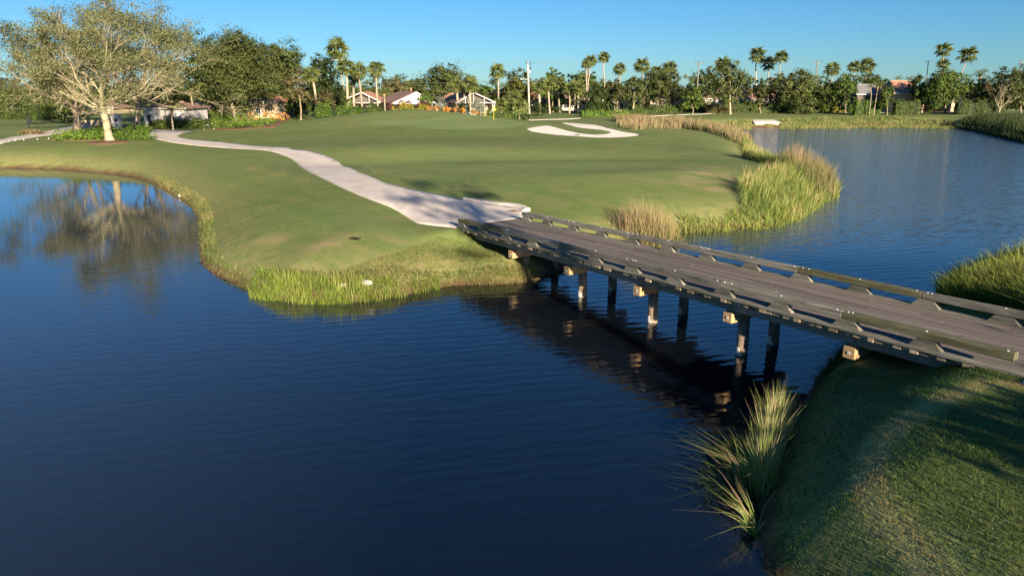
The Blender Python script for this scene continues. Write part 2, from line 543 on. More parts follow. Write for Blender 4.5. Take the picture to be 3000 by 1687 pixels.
# paler body colour on right lake and left pond stands in for brighter sky reflection
mrl = N(nt, "ShaderNodeMapRange", inp={1: 30.0, 2: 44.0}); nt.links.new(sx.outputs[1], mrl.inputs[0])
mrx = N(nt, "ShaderNodeMapRange", inp={1: 4.0, 2: 16.0}); nt.links.new(sx.outputs[0], mrx.inputs[0])
ml_ = N(nt, "ShaderNodeMath", operation='MULTIPLY'); nt.links.new(mrl.outputs[0], ml_.inputs[0]); nt.links.new(mrx.outputs[0], ml_.inputs[1])
mrp = N(nt, "ShaderNodeMapRange", inp={1: -2.0, 2: -16.0}); nt.links.new(sx.outputs[0], mrp.inputs[0])
m1 = N(nt, "ShaderNodeMixRGB"); m1.inputs[1].default_value = (.0035, .006, .011, 1); m1.inputs[2].default_value = (.026, .035, .045, 1)
nt.links.new(mrp.outputs[0], m1.inputs[0])
m2 = N(nt, "ShaderNodeMixRGB"); m2.inputs[2].default_value = (.060, .086, .115, 1)
nt.links.new(ml_.outputs[0], m2.inputs[0])
st = N(nt, 'ShaderNodeMath', operation='MULTIPLY_ADD'); st.inputs[1].default_value = 1.9
nt.links.new(ml_.outputs[0], st.inputs[0]); nt.links.new(WM.outputs[0], st.inputs[2]); nt.links.new(st.outputs[0], bp.inputs['Strength']); nt.links.new(m1.outputs[0], m2.inputs[1]); nt.links.new(m2.outputs[0], p.inputs['Base Color'])
# wind roughens the open lake on the right; the left pond stays glassy
mr3 = N(nt, "ShaderNodeMapRange", inp={1: -8.0, 2: 26.0, 3: .02, 4: .09}); nt.links.new(sx.outputs[0], mr3.inputs[0])
nt.links.new(mr3.outputs[0], p.inputs['Roughness'])
M['water'] = mw

# turf: colour from attributes laid on the terrain (mown green, dry patches, rough bank, bare soil, painted sun band and near-lawn shade)
mt, nt, p = new_mat('turf')
tc = N(nt, "ShaderNodeNewGeometry")


def attr(n):
    return N(nt, "ShaderNodeAttribute", attribute_name=n).outputs['Fac']


def mixc(f, a, b, mode='MIX'):
    m_ = N(nt, "ShaderNodeMixRGB", blend_type=mode)
    if isinstance(f, float): m_.inputs[0].default_value = f
    else: nt.links.new(f, m_.inputs[0])
    for i, q in ((1, a), (2, b)):
        if isinstance(q, tuple): m_.inputs[i].default_value = (*q, 1)
        else: nt.links.new(q, m_.inputs[i])
    return m_.outputs[0]


def rng_(v, a, b, c=0.0, d=1.0):
    m_ = N(nt, "ShaderNodeMapRange", inp={1: a, 2: b, 3: c, 4: d}); nt.links.new(v, m_.inputs[0]); return m_.outputs[0]


def mul(a, b):
    m_ = N(nt, "ShaderNodeMath", operation='MULTIPLY')
    for i, q in enumerate((a, b)):
        if isinstance(q, float): m_.inputs[i].default_value = q
        else: nt.links.new(q, m_.inputs[i])
    return m_.outputs[0]


c = mixc(rng_(noisetex(.13, 20, .5, 4), .35, .65), (.114, .172, .046), (.160, .208, .064))
c = mixc(rng_(noisetex(.9, 65, .8, 5), .45, .8), c, (.20, .215, .082))
c = mixc(mul(rng_(noisetex(7.0, 0, 1, 4), .35, .7), .35), c, (.085, .13, .032))
c = mixc(mul(rng_(noisetex(34.0, 0, 1, 3), .4, .7), .4), c, (.07, .11, .026))
c = mixc(mul(attr('mown'), .85), c, (.180, .255, .095))
c = mixc(mul(attr('fair'), .6), c, (.12, .19, .058))
c = mixc(mul(rng_(noisetex(.055, -35, .22, 2), .45, .56), .35), c, (.19, .235, .08))
c = mixc(mul(rng_(noisetex(95.0, 0, 1, 2), .45, .62), .30), c, (.055, .09, .02))
dry = mul(attr('dry'), rng_(noisetex(.8, 75, .6, 6), .40, .66))
c = mixc(dry, c, (.30, .24, .12))
rough = mul(attr('rough'), rng_(noisetex(2.5, 0, 1, 6), .35, .6))
c = mixc(rough, c, (.22, .21, .085))
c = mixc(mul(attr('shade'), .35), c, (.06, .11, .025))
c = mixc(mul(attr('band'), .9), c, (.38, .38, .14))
c = mixc(attr('soil'), c, (.10, .055, .032))
nt.links.new(c, p.inputs['Base Color'])
p.inputs['Roughness'].default_value = .9
p.inputs['Specular IOR Level'].default_value = .12
bp = N(nt, "ShaderNodeBump", inp={'Strength': .6, 'Distance': .04})
hh = madd(None, noisetex(30.0, 0, 1, 3), .35)
hh = madd(hh, noisetex(6.0, 0, 1, 4), .7)
nt.links.new(hh, bp.inputs['Height'])
nt.links.new(bp.outputs[0], p.inputs['Normal'])
M['turf'] = mt


# ------------------------------------------------------------------ ground sheet
def axis(dense0, dense1, step, lo, hi, gr=1.045):
    a = list(np.arange(dense0, dense1, step))
    s, v = step, dense1
    while v < hi:
        a.append(v); s *= gr; v += s
    a.append(hi)
    s, v, b = step, dense0, []
    while v > lo:
        s *= gr; v -= s; b.append(v)
    return np.array(sorted(b + a))


xs = axis(-30, 30, .34, -2600, 2600, 1.03)
ys = axis(4, 62, .30, -420, 4200, 1.02)
XX, YY = np.meshgrid(xs, ys)
ZZ = terrain(XX, YY)
nx, ny = len(xs), len(ys)
idx = np.arange(nx * ny).reshape(ny, nx)
F = np.stack([idx[:-1, :-1], idx[:-1, 1:], idx[1:, 1:], idx[1:, :-1]], -1).reshape(-1, 4)
SDG = sdist(XX, YY, SHORE)


def polyT(P, z=None):
    return np.array([tuple((hit(x, y) if z is None else G(x, y, z))[:2]) for x, y in P])


GREEN = polyT([(1085, 356), (1120, 352.5), (1250, 349.5), (1447, 351), (1530, 356), (1552, 364), (1500, 374), (1369, 381), (1259, 378), (1190, 370.5), (1079, 364.5)])
BUNK = polyT(BK)
DRY = polyT([(700, 700), (900, 690), (1100, 690), (1200, 700), (1100, 735), (900, 745), (760, 735)])
DRY2 = polyT([(1150, 760), (1330, 740), (1400, 790), (1330, 815), (1150, 830), (1050, 815)])
DRY3 = polyT([(1980, 480), (2100, 480), (2170, 530), (2120, 570), (1990, 550)])
DRY4 = polyT([(2800, 1190), (2960, 1150), (3060, 1250), (2950, 1330), (2800, 1300), (2720, 1420), (2850, 1600), (2790, 1610), (2640, 1430), (2650, 1320)])
mown = 1 - sstep(-.3, .3, sdist(XX, YY, GREEN))
dry = np.maximum.reduce([1 - sstep(-1.0, 1.0, sdist(XX, YY, q)) for q in (DRY, DRY2, DRY3)])
dry = np.maximum(dry, .8 * (1 - sstep(-.5, .5, sdist(XX, YY, DRY4))))
dry = np.maximum(dry, .2)
rough = (1 - sstep(1.2, 3.2, SDG)) * .9
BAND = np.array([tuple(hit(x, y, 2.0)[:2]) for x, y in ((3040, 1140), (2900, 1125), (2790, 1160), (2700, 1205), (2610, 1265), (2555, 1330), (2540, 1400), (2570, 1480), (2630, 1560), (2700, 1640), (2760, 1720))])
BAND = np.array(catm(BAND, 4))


def lit_band_at(X, Y):  # sunlight on the bank crest, painted into the turf and blade colours
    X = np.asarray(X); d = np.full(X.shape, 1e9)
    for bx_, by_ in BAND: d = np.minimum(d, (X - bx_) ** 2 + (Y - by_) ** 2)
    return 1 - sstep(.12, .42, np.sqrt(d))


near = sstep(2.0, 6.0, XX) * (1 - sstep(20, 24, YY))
soil = (1 - sstep(.05, .34, SDG + .10 * np.sin(XX * 1.9 + 1) * np.cos(YY * 2.3)))
# bare earth under the bridge at the left bank
soil = np.maximum(soil, gauss(XX, YY, 2.2, 29.2, 2.2, 1.2, -.95) > .35)
FAIR = polyT([(720, 600), (1000, 610), (1180, 700), (1000, 690), (800, 660)])
fair = 1 - sstep(-2, 2, sdist(XX, YY, FAIR))
fair = np.maximum(fair, .8 * (1 - sstep(-.5, .5, sdist(XX, YY, polyT([(1190, 425), (1500, 455), (1700, 440), (1800, 465), (1740, 490), (1760, 515), (1500, 560), (1250, 540), (1080, 470)])))))
att = dict(mown=('POINT', mown.ravel()), dry=('POINT', dry.ravel()), rough=('POINT', rough.ravel()), soil=('POINT', soil.ravel()),
           fair=('POINT', fair.ravel()), band=('POINT', (near * lit_band_at(XX, YY)).ravel()), shade=('POINT', (near * .55).ravel()))
BSD = sdist(XX, YY, BUNK)
ZZ = ZZ - .18 * (1 - sstep(-1.2, 0.1, BSD))
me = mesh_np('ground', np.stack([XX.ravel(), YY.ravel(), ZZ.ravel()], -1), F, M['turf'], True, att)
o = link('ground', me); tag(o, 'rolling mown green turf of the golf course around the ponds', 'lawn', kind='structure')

# water sheet
wx = [-2600, -60, 60, 2600]
me = MB().poly([(-110, -60, 0), (110, -60, 0), (110, 160, 0), (-110, 160, 0)], [(0, 1, 2, 3)]).mesh('pond_water', M['water'])
o = link('pond_water', me); tag(o, 'dark blue rippled pond water running under the bridge', 'water', kind='structure')


# draped sheets (sand, paths): constrained triangulation of an outline with interior points
def drape(name, poly, mat, lift, step, zf=None, skirt=.12, kind='structure'):
    poly = [Vector((p[0], p[1])) for p in poly]
    arr = np.array([(p.x, p.y) for p in poly])
    # subdivide the outline
    out = []
    for i in range(len(arr)):
        a, b = arr[i], arr[(i + 1) % len(arr)]
        n = max(1, int(np.linalg.norm(b - a) / step))
        for k in range(n): out.append(a + (b - a) * k / n)
    out = np.array(out)
    x0, y0 = out.min(0); x1, y1 = out.max(0)
    gx, gy = np.meshgrid(np.arange(x0, x1, step), np.arange(y0, y1, step))
    gsd = sdist(gx, gy, out)
    inn = np.stack([gx[gsd < -step * .4], gy[gsd < -step * .4]], -1)
    allp = np.vstack([out, inn]) if len(inn) else out
    nb = len(out)
    r = delaunay_2d_cdt([Vector(p) for p in allp], [(i, (i + 1) % nb) for i in range(nb)], [list(range(nb))], 1, 1e-5)
    V2 = np.array([(v.x, v.y) for v in r[0]])
    z = terrain(V2[:, 0], V2[:, 1]) if zf is None else zf(V2[:, 0], V2[:, 1])
    V3 = [(V2[i, 0], V2[i, 1], z[i] + lift) for i in range(len(V2))]
    f = [tuple(t) for t in r[2]]
    # skirt round the outline
    ec = {}
    for t in f:
        for i in range(len(t)):
            e = (t[i], t[(i + 1) % len(t)])
            ec[tuple(sorted(e))] = ec.get(tuple(sorted(e)), []) + [e]
    low = {}
    for k_, es in ec.items():
        if len(es) == 1:
            a, b = es[0]
            for q in (a, b):
                if q not in low:
                    low[q] = len(V3); V3.append((V3[q][0], V3[q][1], V3[q][2] - skirt))
            f.append((b, a, low[a], low[b]))
    me = bpy.data.meshes.new(name); me.from_pydata(V3, [], f)
    for p_ in me.polygons: p_.use_smooth = True
    me.materials.append(mat); me.update()
    return link(name, me, kind=kind)


o = drape('sand_bunker', smooth_loop(BUNK, 2), M['sand'], -.10, .8, skirt=.3)
tag(o, 'white sand bunker curling round a tongue of turf beside the green', 'bunker')

PL = [(437, 403.6), (493, 416), (586, 428), (679.5, 435), (745, 438.5), (787, 443), (829, 455), (866, 474.4), (898.4, 500), (959, 530), (1029, 563), (1099, 591), (1169, 621), (1224, 655)]
PR = [(1536.6, 614), (1513, 605), (1448, 595.5), (1360, 581.5), (1345.6, 585), (1262, 567.6), (1192, 553.6), (1122, 535), (1052, 507), (991.6, 474.4), (945, 453.4), (898.4, 442), (855, 438), (847, 434), (773, 430), (661, 418.5), (563, 410), (523, 402), (521, 397), (535, 391), (561, 385.5), (453, 380), (440, 388), (433, 397)]
P1 = [tuple(p) for p in catm([hit(x, y)[:2] for x, y in PL], 3)]
P2 = [tuple(p) for p in [hit(x, y)[:2] for x, y in PR]]
e1 = tuple(BO + BU * -3.72 + BV * -.12); e2 = tuple(BO + BU * -3.72 + BV * 3.75)
e1b = tuple(BO + BU * -3.9 + BV * -.16)


def path_z(X, Y):
    return terrain(X, Y)


o = drape('cart_path', P1 + [e1b, e1, e2] + P2, M['concrete'], .035, .55, zf=path_z, skirt=.22)
tag(o, 'pale concrete cart path winding from the bridge to the big oak', 'path')
# path behind the big oak going out of the frame on the left
up = [(0, 409), (93, 393), (171, 378), (217, 370), (267, 358), (300, 352)]
lo = [(330, 356), (300, 366), (230, 380), (169, 394), (93, 404), (0, 422)]
q = [tuple(hit(x, y)[:2]) for x, y in up + lo]
q = [(q[0][0] - 16, q[0][1] - 4)] + q + [(q[-1][0] - 14, q[-1][1] - 7)]
o = drape('cart_path', q, M['concrete'], .04, 1.2)
tag(o, 'narrow concrete cart path leaving the picture at the left edge', 'path')
for nm, up in (('thin pale far path crossing the turf behind the bunker', [(1548, 352.5), (1600, 350.5), (1671, 348.7), (1700, 346)]),
               ('thin pale far path below the hedges in front of the palms', [(1800, 343), (1929, 339.5), (2000, 337), (2069, 333.6), (2140, 331)]),
               ('thin pale far path in front of the right hand hedges', [(2555, 331), (2600, 329), (2661, 326), (2740, 323)]),
               ('thin pale far path running out at the right edge', [(2815, 325), (2900, 323), (3000, 321.5), (3060, 320.5)])):
    c_ = [np.array(hit(x, y)[:2]) for x, y in up]
    A = [tuple(c + np.array([0, 1.1])) for c in c_]; B_ = [tuple(c - np.array([0, 1.1])) for c in c_][::-1]
    o = drape('cart_path', A + B_, M['concrete'], .06, 2.0)
    tag(o, nm, 'path')
# slab at the right hand end of the bridge
q = [tuple(BO + BU * a + BV * b) for a, b in ((18.5, -.35), (27, -2.2), (30, 6), (18.5, 3.9))]


def slab_z(X, Y):
    u = (X - BO[0]) * BU[0] + (Y - BO[1]) * BU[1]
    zd = 1.70 + SLOPE * u - .03
    k = 1 - sstep(18.8, 23, u)
    return np.maximum(terrain(X, Y), 0) * (1 - k) + zd * k


o = drape('cart_path', q, M['concrete'], .035, .5, zf=slab_z, skirt=.5)
tag(o, 'pale concrete slab starting at the near right end of the bridge', 'path')

# ------------------------------------------------------------------ the timber bridge
SPAN = 3.65
bridge = empty('timber_bridge', (BO[0], BO[1], 0), 'long low timber bridge of grey planks crossing the pond', 'bridge')
bridge.rotation_euler = (0, -math.atan(SLOPE), math.atan2(BU[1], BU[0]))
UL, UR = -3.72, 18.55
rr = random.Random(5)


def part(name, mb, mat, loc=(0, 0, 0), parent=None, bevel=0.0, rot=None):
    return mb.build(name, mat, parent or bridge, bevel=bevel, loc=loc, rot=rot)


def copyof(o, loc, rot=None, scale=None, parent=None):
    c = o.copy(); COL.objects.link(c); c.parent = parent or o.parent; c.location = loc
    if rot is not None: c.rotation_euler = rot
    if scale is not None: c.scale = scale
    return c


# deck planks running along the bridge, staggered joints
NP = 21
PW = (3.27 - .23) / NP
base = None
for r_ in range(NP):
    u = UL - rr.uniform(0, 3.0) if r_ % 2 else UL - rr.uniform(0, .5)
    first = True
    y = .23 + PW * (r_ + .5)
    while u < UR:
        L = rr.choice([3.65, 3.65, 4.9, 4.27])
        a, b = max(u, UL), min(u + L, UR)
        if b - a > .2:
            if base is None:
                base = part('plank', MB().box(-.5, .5, -PW / 2 + .006, PW / 2 - .006, -.05, 0), M['wood_deck'])
                pl = base
            else:
                pl = copyof(base, (0, 0, 0))
            pl.location = ((a + b) / 2, y, 1.715 + rr.uniform(-.004, .005))
            pl.scale = (b - a - .012, 1, 1)
        u += L
# cross boards under the planks, their ends uneven along the sides
u = UL
cb = None
while u < UR - .1:
    w = rr.choice([.19, .19, .24, .14])
    e = rr.uniform(-.05, .06)
    e2_ = rr.uniform(-.05, .05)
    zt = rr.uniform(-.004, .004)
    k = rr.random()
    if k < .12: e += .13
    mbx = MB().box(-w / 2 + .008, w / 2 - .008, e, 3.5 + e2_, -.10, 0)
    bo = part('cross_board', mbx, M['wood_end'], (u + w / 2, 0, 1.662 + zt))
    u += w
# flat curb boards along both sides, trapezoid blocks and the rails on top
blk = {}
for side, y0 in ((0, 0.0), (1, 3.30)):
    off = 0.0 if side == 0 else .33
    cu = UL
    for k in range(-1, 6):
        a = max(UL, k * SPAN + .9 + off); b = min(UR, (k + 1) * SPAN + .9 + off)
        if k == -1: a = UL
        if b - a < .3: continue
        part('curb_board', MB().box(a + .006, b - .006, y0 - .05, y0 + .21, 1.664, 1.722), M['wood_rail'])
    for k in range(-1, 6):
        a = k * SPAN + off; b = a + SPAN
        if side == 0: a = max(a, -3.72)
        else: a = max(a, -3.25)
        b = min(b, 18.3 if side == 0 else 18.9)
        if b - a < .3: continue
        jz = rr.uniform(-.008, .008)
        mat = M['wood_moss'] if (k in (-1, 4) and side == 0) or (side == 1 and k == 3) else M['wood_rail']
        part('rail', MB().box(-(b - a) / 2 + .006, (b - a) / 2 - .006, -.10, .10, -.09, .09), mat, ((a + b) / 2, y0 + .10, 2.02 + jz), bevel=.012)
        # bolts with bright washers
        for q_ in (a + .12, a + .34 if k % 2 else a + .22, b - .16, (a + b) / 2 + .1):
            if not (UL < q_ < UR): continue
            t = MB().tube([(0, 0, 0), (0, 0, .012)], .027, 8)
            if 'bolt' not in blk: blk['bolt'] = t.build('bolt', M['steel'], bridge, loc=(q_, y0 + .07, 2.11 + jz))
            else: copyof(blk['bolt'], (q_, y0 + .07 + rr.uniform(-.02, .02), 2.11 + jz))
    j = -3.4 if side == 0 else -2.95
    js = [j] + [k * SPAN * .5 + off + .12 for k in range(-1, 11)]
    if side == 1: js = [-2.95] + [k * SPAN * .5 + off + .12 for k in range(-1, 11)]
    for q_ in js:
        if q_ > 18.3: continue
        m_ = blk.get('blk')
        if m_ is None:
            m_ = MB().prism([(-.36, 0), (.36, 0), (.19, .205), (-.19, .205)], -.085, .085).build('block', M['wood_rail'], bridge, loc=(q_, y0 + .10, 1.723))
            blk['blk'] = m_
        else:
            copyof(m_, (q_, y0 + .10, 1.723))
# beams: facia beams with joints at each bent, and inner stringers
for yb in (.50, 1.2, 1.9, 2.6, 3.02):
    for k in range(-1, 5):
        a = k * SPAN + .16; b = a + SPAN
        if k == -1: a = UL
        if k == 4: b = UR
        part('beam', MB().box(-(b - a) / 2 + .005, (b - a) / 2 - .005, -.065, .065, -.185, .185), M['wood_beam'], ((a + b) / 2, yb + .03, 1.376), bevel=.006)
# bents: cap timber on two round piles
for k in range(0, 5):
    uc = .16 + k * SPAN
    cp = part('cap_timber', MB().box(-.155, .155, -.0, 3.15, -.155, .155), M['wood_cap'], (uc, .24, 1.035), bevel=.012)
    MB().tube([(0, -.012, 0), (0, .01, 0)], .04, 8).build('cap_bolt', M['steel'], cp, loc=(0, -.003, .0))
    for yp in (1.05, 2.62):
        P_ = [(uc, yp, .885), (uc + .01, yp, -.2), (uc - .01, yp, -2.2)]
        pi_ = part('pile', MB().tube(P_, [.165, .172, .18], 16), M['wood_pile'])
        for p_ in pi_.data.polygons: p_.use_smooth = True
        MB().tube([(uc, yp, .24 - SLOPE * uc + rr.uniform(-.03, .03)), (uc, yp, -.6)], [.172, .186], 16).build('barnacle_crust', M['barnacle'], pi_, smooth=True)
# end walls that hold the earth at the banks
part('end_board', MB().box(UL - .07, UL - .005, -.1, 3.7, 1.05, 1.66), M['wood_beam'])
part('end_board', MB().box(UR + .005, UR + .07, -.2, 3.8, .95, 1.65), M['wood_beam'])
# ------------------------------------------------------------------ vegetation builders
def leaf_quads(C, Nn, size, rg, aspect=.55):
    """rhombus leaves centred at C with normals Nn"""
    n = len(C)
    Nn = Nn / (np.linalg.norm(Nn, axis=1, keepdims=True) + 1e-9)
    r = rg.normal(size=(n, 3))
    a = np.cross(Nn, r); a /= (np.linalg.norm(a, axis=1, keepdims=True) + 1e-9)
    b = np.cross(Nn, a)
    s = (size * rg.uniform(.6, 1.25, n))[:, None] * .5
    V = np.stack([C + a * s, C + b * s * aspect + Nn * s * .2, C - a * s, C - b * s * aspect + Nn * s * .2], 1).reshape(-1, 3)
    F = np.arange(4 * n).reshape(n, 4)
    return V, F


def crown_np(blobs, n, size, rg, clump=.9, up=.45, shell=.45, per=26, flat=.75):
    """leaf clumps spread through a union of ellipsoids"""
    B = np.array(blobs, float)
    wts = (B[:, 3] * B[:, 4] * B[:, 5]) ** (2 / 3); wts /= wts.sum()
    nc = max(4, n // per)
    bi = rg.choice(len(B), nc, p=wts)
    d = rg.normal(size=(nc, 3)); d /= np.linalg.norm(d, axis=1, keepdims=True)
    rad = shell + (1 - shell) * rg.uniform(0, 1, nc) ** .6
    cc = B[bi, :3] + d * B[bi, 3:6] * rad[:, None]
    li = np.repeat(np.arange(nc), per)
    cr = clump * rg.uniform(.5, 1.3, nc)
    off = rg.normal(size=(len(li), 3)) * .45
    off[:, 2] *= flat
    C = cc[li] + off * cr[li][:, None]
    Nn = d[li] * .7 + off * .8 + rg.normal(size=C.shape) * .45
    Nn[:, 2] += up
    V, F = leaf_quads(C, Nn, size, rg)
    tone = np.clip(rg.uniform(.15, .8, nc)[li] + rg.normal(size=len(li)) * .14, 0, 1)
    return V, F, tone


def auto_blobs(cx, cy, z0, z1, w, dpt, rg, k=9):
    out = []
    h = z1 - z0
    for i in range(k):
        th = rg.uniform(0, 2 * math.pi); q = math.sqrt(rg.uniform(0, 1))
        f = rg.uniform(.12, .78) if i else .55
        wid = math.sin(math.pi * min(.97, .26 + f * .60)) ** .6
        x = cx + math.cos(th) * q * w * .36 * wid; y = cy + math.sin(th) * q * dpt * .33 * wid
        r_ = rg.uniform(.19, .31)
        out.append((x, y, z0 + h * f, w * r_ * wid + .2, dpt * r_ * wid + .2, h * rg.uniform(.16, .26)))
    out.append((cx, cy, z0 + h * .46, w * .40, dpt * .36, h * .42))
    return out


def branch_tree(mb, p, d, L, r, depth, rr_, tips, spread=.75, upb=.12, kids=(2, 4), minr=.02, nseg=3):
    P = [p]; q = Vector(p); dd = Vector(d).normalized()
    for i in range(nseg):
        dd = (dd + Vector((rr_.gauss(0, .14), rr_.gauss(0, .14), rr_.gauss(0, .10) + upb * .3))).normalized()
        q = q + dd * (L / nseg); P.append(tuple(q))
    rads = [max(minr, r * (1 - .45 * i / nseg)) for i in range(nseg + 1)]
    mb.tube(P, rads, 6 if r > .12 else 4 if r > .05 else 3, caps=False)
    if depth <= 1: tips.append((tuple(q), dd.copy()))
    if depth <= 2: tips.append((P[len(P) // 2 + 1], dd.copy()))
    if depth == 0: return
    for i in range(rr_.randint(*kids)):
        ax = Vector((rr_.gauss(0, 1), rr_.gauss(0, 1), rr_.gauss(0, .55)))
        nd = (dd + ax.normalized() * spread * rr_.uniform(.6, 1.3) + Vector((0, 0, upb))).normalized()
        j = rr_.choice([1, 2, 3]) if depth > 1 else rr_.choice([2, 3])
        j = min(j, nseg)
        branch_tree(mb, P[j], nd, L * rr_.uniform(.58, .8), rads[j] * rr_.uniform(.5, .68), depth - 1, rr_, tips, spread, upb, kids, minr, nseg)


def trunk_limbs(mb, base, top, r0, r1, blobs, rr_, nl=6, rl=.5):
    b = Vector(base); t = Vector(top)
    mid = (b + t) / 2 + Vector((rr_.uniform(-.2, .2), rr_.uniform(-.2, .2), 0))
    mb.tube([b - Vector((0, 0, .4)), b + Vector((0, 0, .05)), b + (mid - b) * .3, mid, t], [r0 * 1.3, r0 * 1.2, r0, (r0 + r1) / 2, r1], 9, caps=False)
    for i in range(min(nl, len(blobs))):
        e = Vector(blobs[i][:3]) + Vector((rr_.uniform(-1, 1), rr_.uniform(-1, 1), rr_.uniform(0, 1))) * blobs[i][3] * .5
        m1 = t + (e - t) * .5 + Vector((rr_.uniform(-.3, .3), rr_.uniform(-.3, .3), rr_.uniform(-.2, .5)))
        mb.tube([t, m1, e], [r1 * rl, r1 * rl * .6, .03], 5, caps=False)


SEED = [100]


def rgs():
    SEED[0] += 1
    return np.random.default_rng(SEED[0]), random.Random(SEED[0])


def tree(label, x0, x1, yt, yb, base, mat='oak_leaf', bark='bark_oak', D=None, group=None, dens=5.0, trunk_r=None, crown_low=None, name='tree', size=None, cat='tree', clump=None, k=9, dpt=None, shell=.45):
    """x0..x1, yt..yb: extent of the crown in the photo; base: pixel of the foot of the trunk"""
    rg, rr_ = rgs()
    if D is None:
        bp_ = hit(*base); D = bp_.y
    X = atx(base[0], D, base[1])
    bz = tz(X, D)
    if D > 140: x0, x1, yt, yb = x0 - .11 * (x1 - x0), x1 + .11 * (x1 - x0), yt - 4, yb + 6
    w = atx(x1, D, yt) - atx(x0, D, yt)
    cx = (atx(x0, D, yt) + atx(x1, D, yt)) / 2
    z1 = ztop((x0 + x1) / 2, yt, D); z0 = max(bz + .15, ztop((x0 + x1) / 2, yb, D))
    d_ = dpt or w * .85
    t = empty(name, (X, D, bz), label, cat, group)
    bl = auto_blobs(cx, D, z0, z1 + .04 * (z1 - z0), w, d_, rg, k)
    s = size or max(.16, 1.75 * D / 683.0)
    n = int(dens * 1.9 * w * (z1 - z0) / s ** 2)
    n = min(n, 34000)
    V, F, tone = crown_np(bl, n, s * 1.25, rg, clump=clump or max(.5, w * .085), shell=shell)
    V[:, 2] = np.maximum(V[:, 2], bz + .05)
    V -= np.array([X, D, bz])
    link('crown', mesh_np('crown', V, F, M[mat], False, dict(tone=('FACE', tone))), t)
    mb = MB()
    fz = max(bz + .5, z0 + (z1 - z0) * .18)
    r0 = trunk_r or max(.12, w * .026)
    lb = [(a - X, b - D, c - bz, e, f, g_) for a, b, c, e, f, g_ in bl]
    trunk_limbs(mb, (0, 0, 0), ((cx - X) * .35, 0, fz - bz), r0, r0 * .7, lb, rr_, 8)
    mb.build('trunk', M[bark], t, smooth=True)
    return t


def bush(label, x0, x1, yt, yb, mat='green_leaf', D=None, group=None, name='bush', cat='bush', dens=5.0, size=None, dpt=None, k=5):
    rg, rr_ = rgs()
    xm = (x0 + x1) / 2
    if D is None: D = hit(xm, yb).y
    w = atx(x1, D, yb) - atx(x0, D, yb)
    X = atx(xm, D, yb); bz = tz(X, D)
    z1 = ztop(xm, yt, D); h_ = max(.4, z1 - bz)
    d_ = dpt or min(w, 2.5) * .9 + .3
    s = size or max(.10, 1.35 * D / 683.0)
    if w > h_ * 2.2:       # a long bush: a row of mounds
        m_ = int(w / h_ / 1.1) + 2
        bl = [(-w / 2 + w * (i + .5) / m_, rr_.uniform(-.2, .2) * d_, h_ * rr_.uniform(.36, .46), w / m_ * .85, d_ * .5, h_ * rr_.uniform(.46, .6)) for i in range(m_)]
    else:
        bl = [(rr_.uniform(-.26, .26) * w, rr_.uniform(-.2, .2) * d_, h_ * rr_.uniform(.35, .68), w * rr_.uniform(.2, .32), d_ * .3, h_ * rr_.uniform(.2, .34)) for i in range(k)]
        bl.append((0, 0, h_ * .42, w * .44, d_ * .42, h_ * .5))
    n = min(14000, int(dens * (w * h_ + w * d_ * .5) / s ** 2 * 1.2))
    V, F, tone = crown_np(bl, n, s, rg, clump=min(w, h_) * .16 + .05, shell=.6, per=16)
    V[:, 2] = np.maximum(V[:, 2], .02)
    o = link(name, mesh_np(name, V, F, M[mat], False, dict(tone=('FACE', tone))), None, (X, D, bz))
    return tag(o, label, cat, group)


def hedge(label, x0, x1, yt, yb, mat='green_leaf', D=None, group=None, dpt=1.6, wobble=.06, rot=0.0, size=None):
    """clipped hedge: leaves laid over a box, twiggy core inside"""
    rg, rr_ = rgs()
    xm = (x0 + x1) / 2
    if D is None: D = hit(xm, yb).y
    w = atx(x1, D, yb) - atx(x0, D, yb); X = atx(xm, D, yb); bz = tz(X, D)
    h_ = max(.35, ztop(xm, yt, D) - bz)
    s = size or max(.10, 1.3 * D / 683.0)
    area = w * h_ + w * dpt + 2 * h_ * dpt
    n = min(16000, int(4.5 * area / s ** 2))
    f = rg.uniform(0, area, n)
    C = np.zeros((n, 3)); Nn = np.zeros((n, 3))
    a = f < w * h_; b = (~a) & (f < w * h_ + w * dpt); c = ~(a | b)
    C[a] = np.stack([rg.uniform(-w / 2, w / 2, a.sum()), np.full(a.sum(), -dpt / 2), rg.uniform(0, h_, a.sum())], -1); Nn[a] = (0, -1, .2)
    C[b] = np.stack([rg.uniform(-w / 2, w / 2, b.sum()), rg.uniform(-dpt / 2, dpt / 2, b.sum()), np.full(b.sum(), h_)], -1); Nn[b] = (0, 0, 1)
    sx_ = np.sign(rg.uniform(-1, 1, c.sum()))
    C[c] = np.stack([sx_ * w / 2, rg.uniform(-dpt / 2, dpt / 2, c.sum()), rg.uniform(0, h_, c.sum())], -1)
    Nn[c] = np.stack([sx_, np.zeros(c.sum()), np.full(c.sum(), .2)], -1)
    wv = wobble * np.sin(C[:, 0] * 1.7 + rr_.uniform(0, 6)) + wobble * .7 * np.sin(C[:, 0] * 3.9)
    C[:, 2] += wv * C[:, 2] / h_ * 2
    C += Nn * rg.normal(size=(n, 1)) * s * .5 + wv[:, None] * Nn
    Nn = Nn + rg.normal(size=(n, 3)) * .55
    V, F = leaf_quads(C, Nn, s, rg)
    tone = np.clip(.5 + .25 * np.sin(C[:, 0] * 2.1) * np.sin(C[:, 2] * 3) + rg.normal(size=n) * .2, 0, 1)
    t = empty('hedge', (X, D, bz), label, 'hedge', group, rot)
    link('foliage', mesh_np('foliage', V, F, M[mat], False, dict(tone=('FACE', tone))), t)
    MB().box(-w / 2 + .12, w / 2 - .12, -dpt / 2 + .12, dpt / 2 - .12, -.3, h_ - .12).build('branches', M['dark_leaf'], t)
    return t


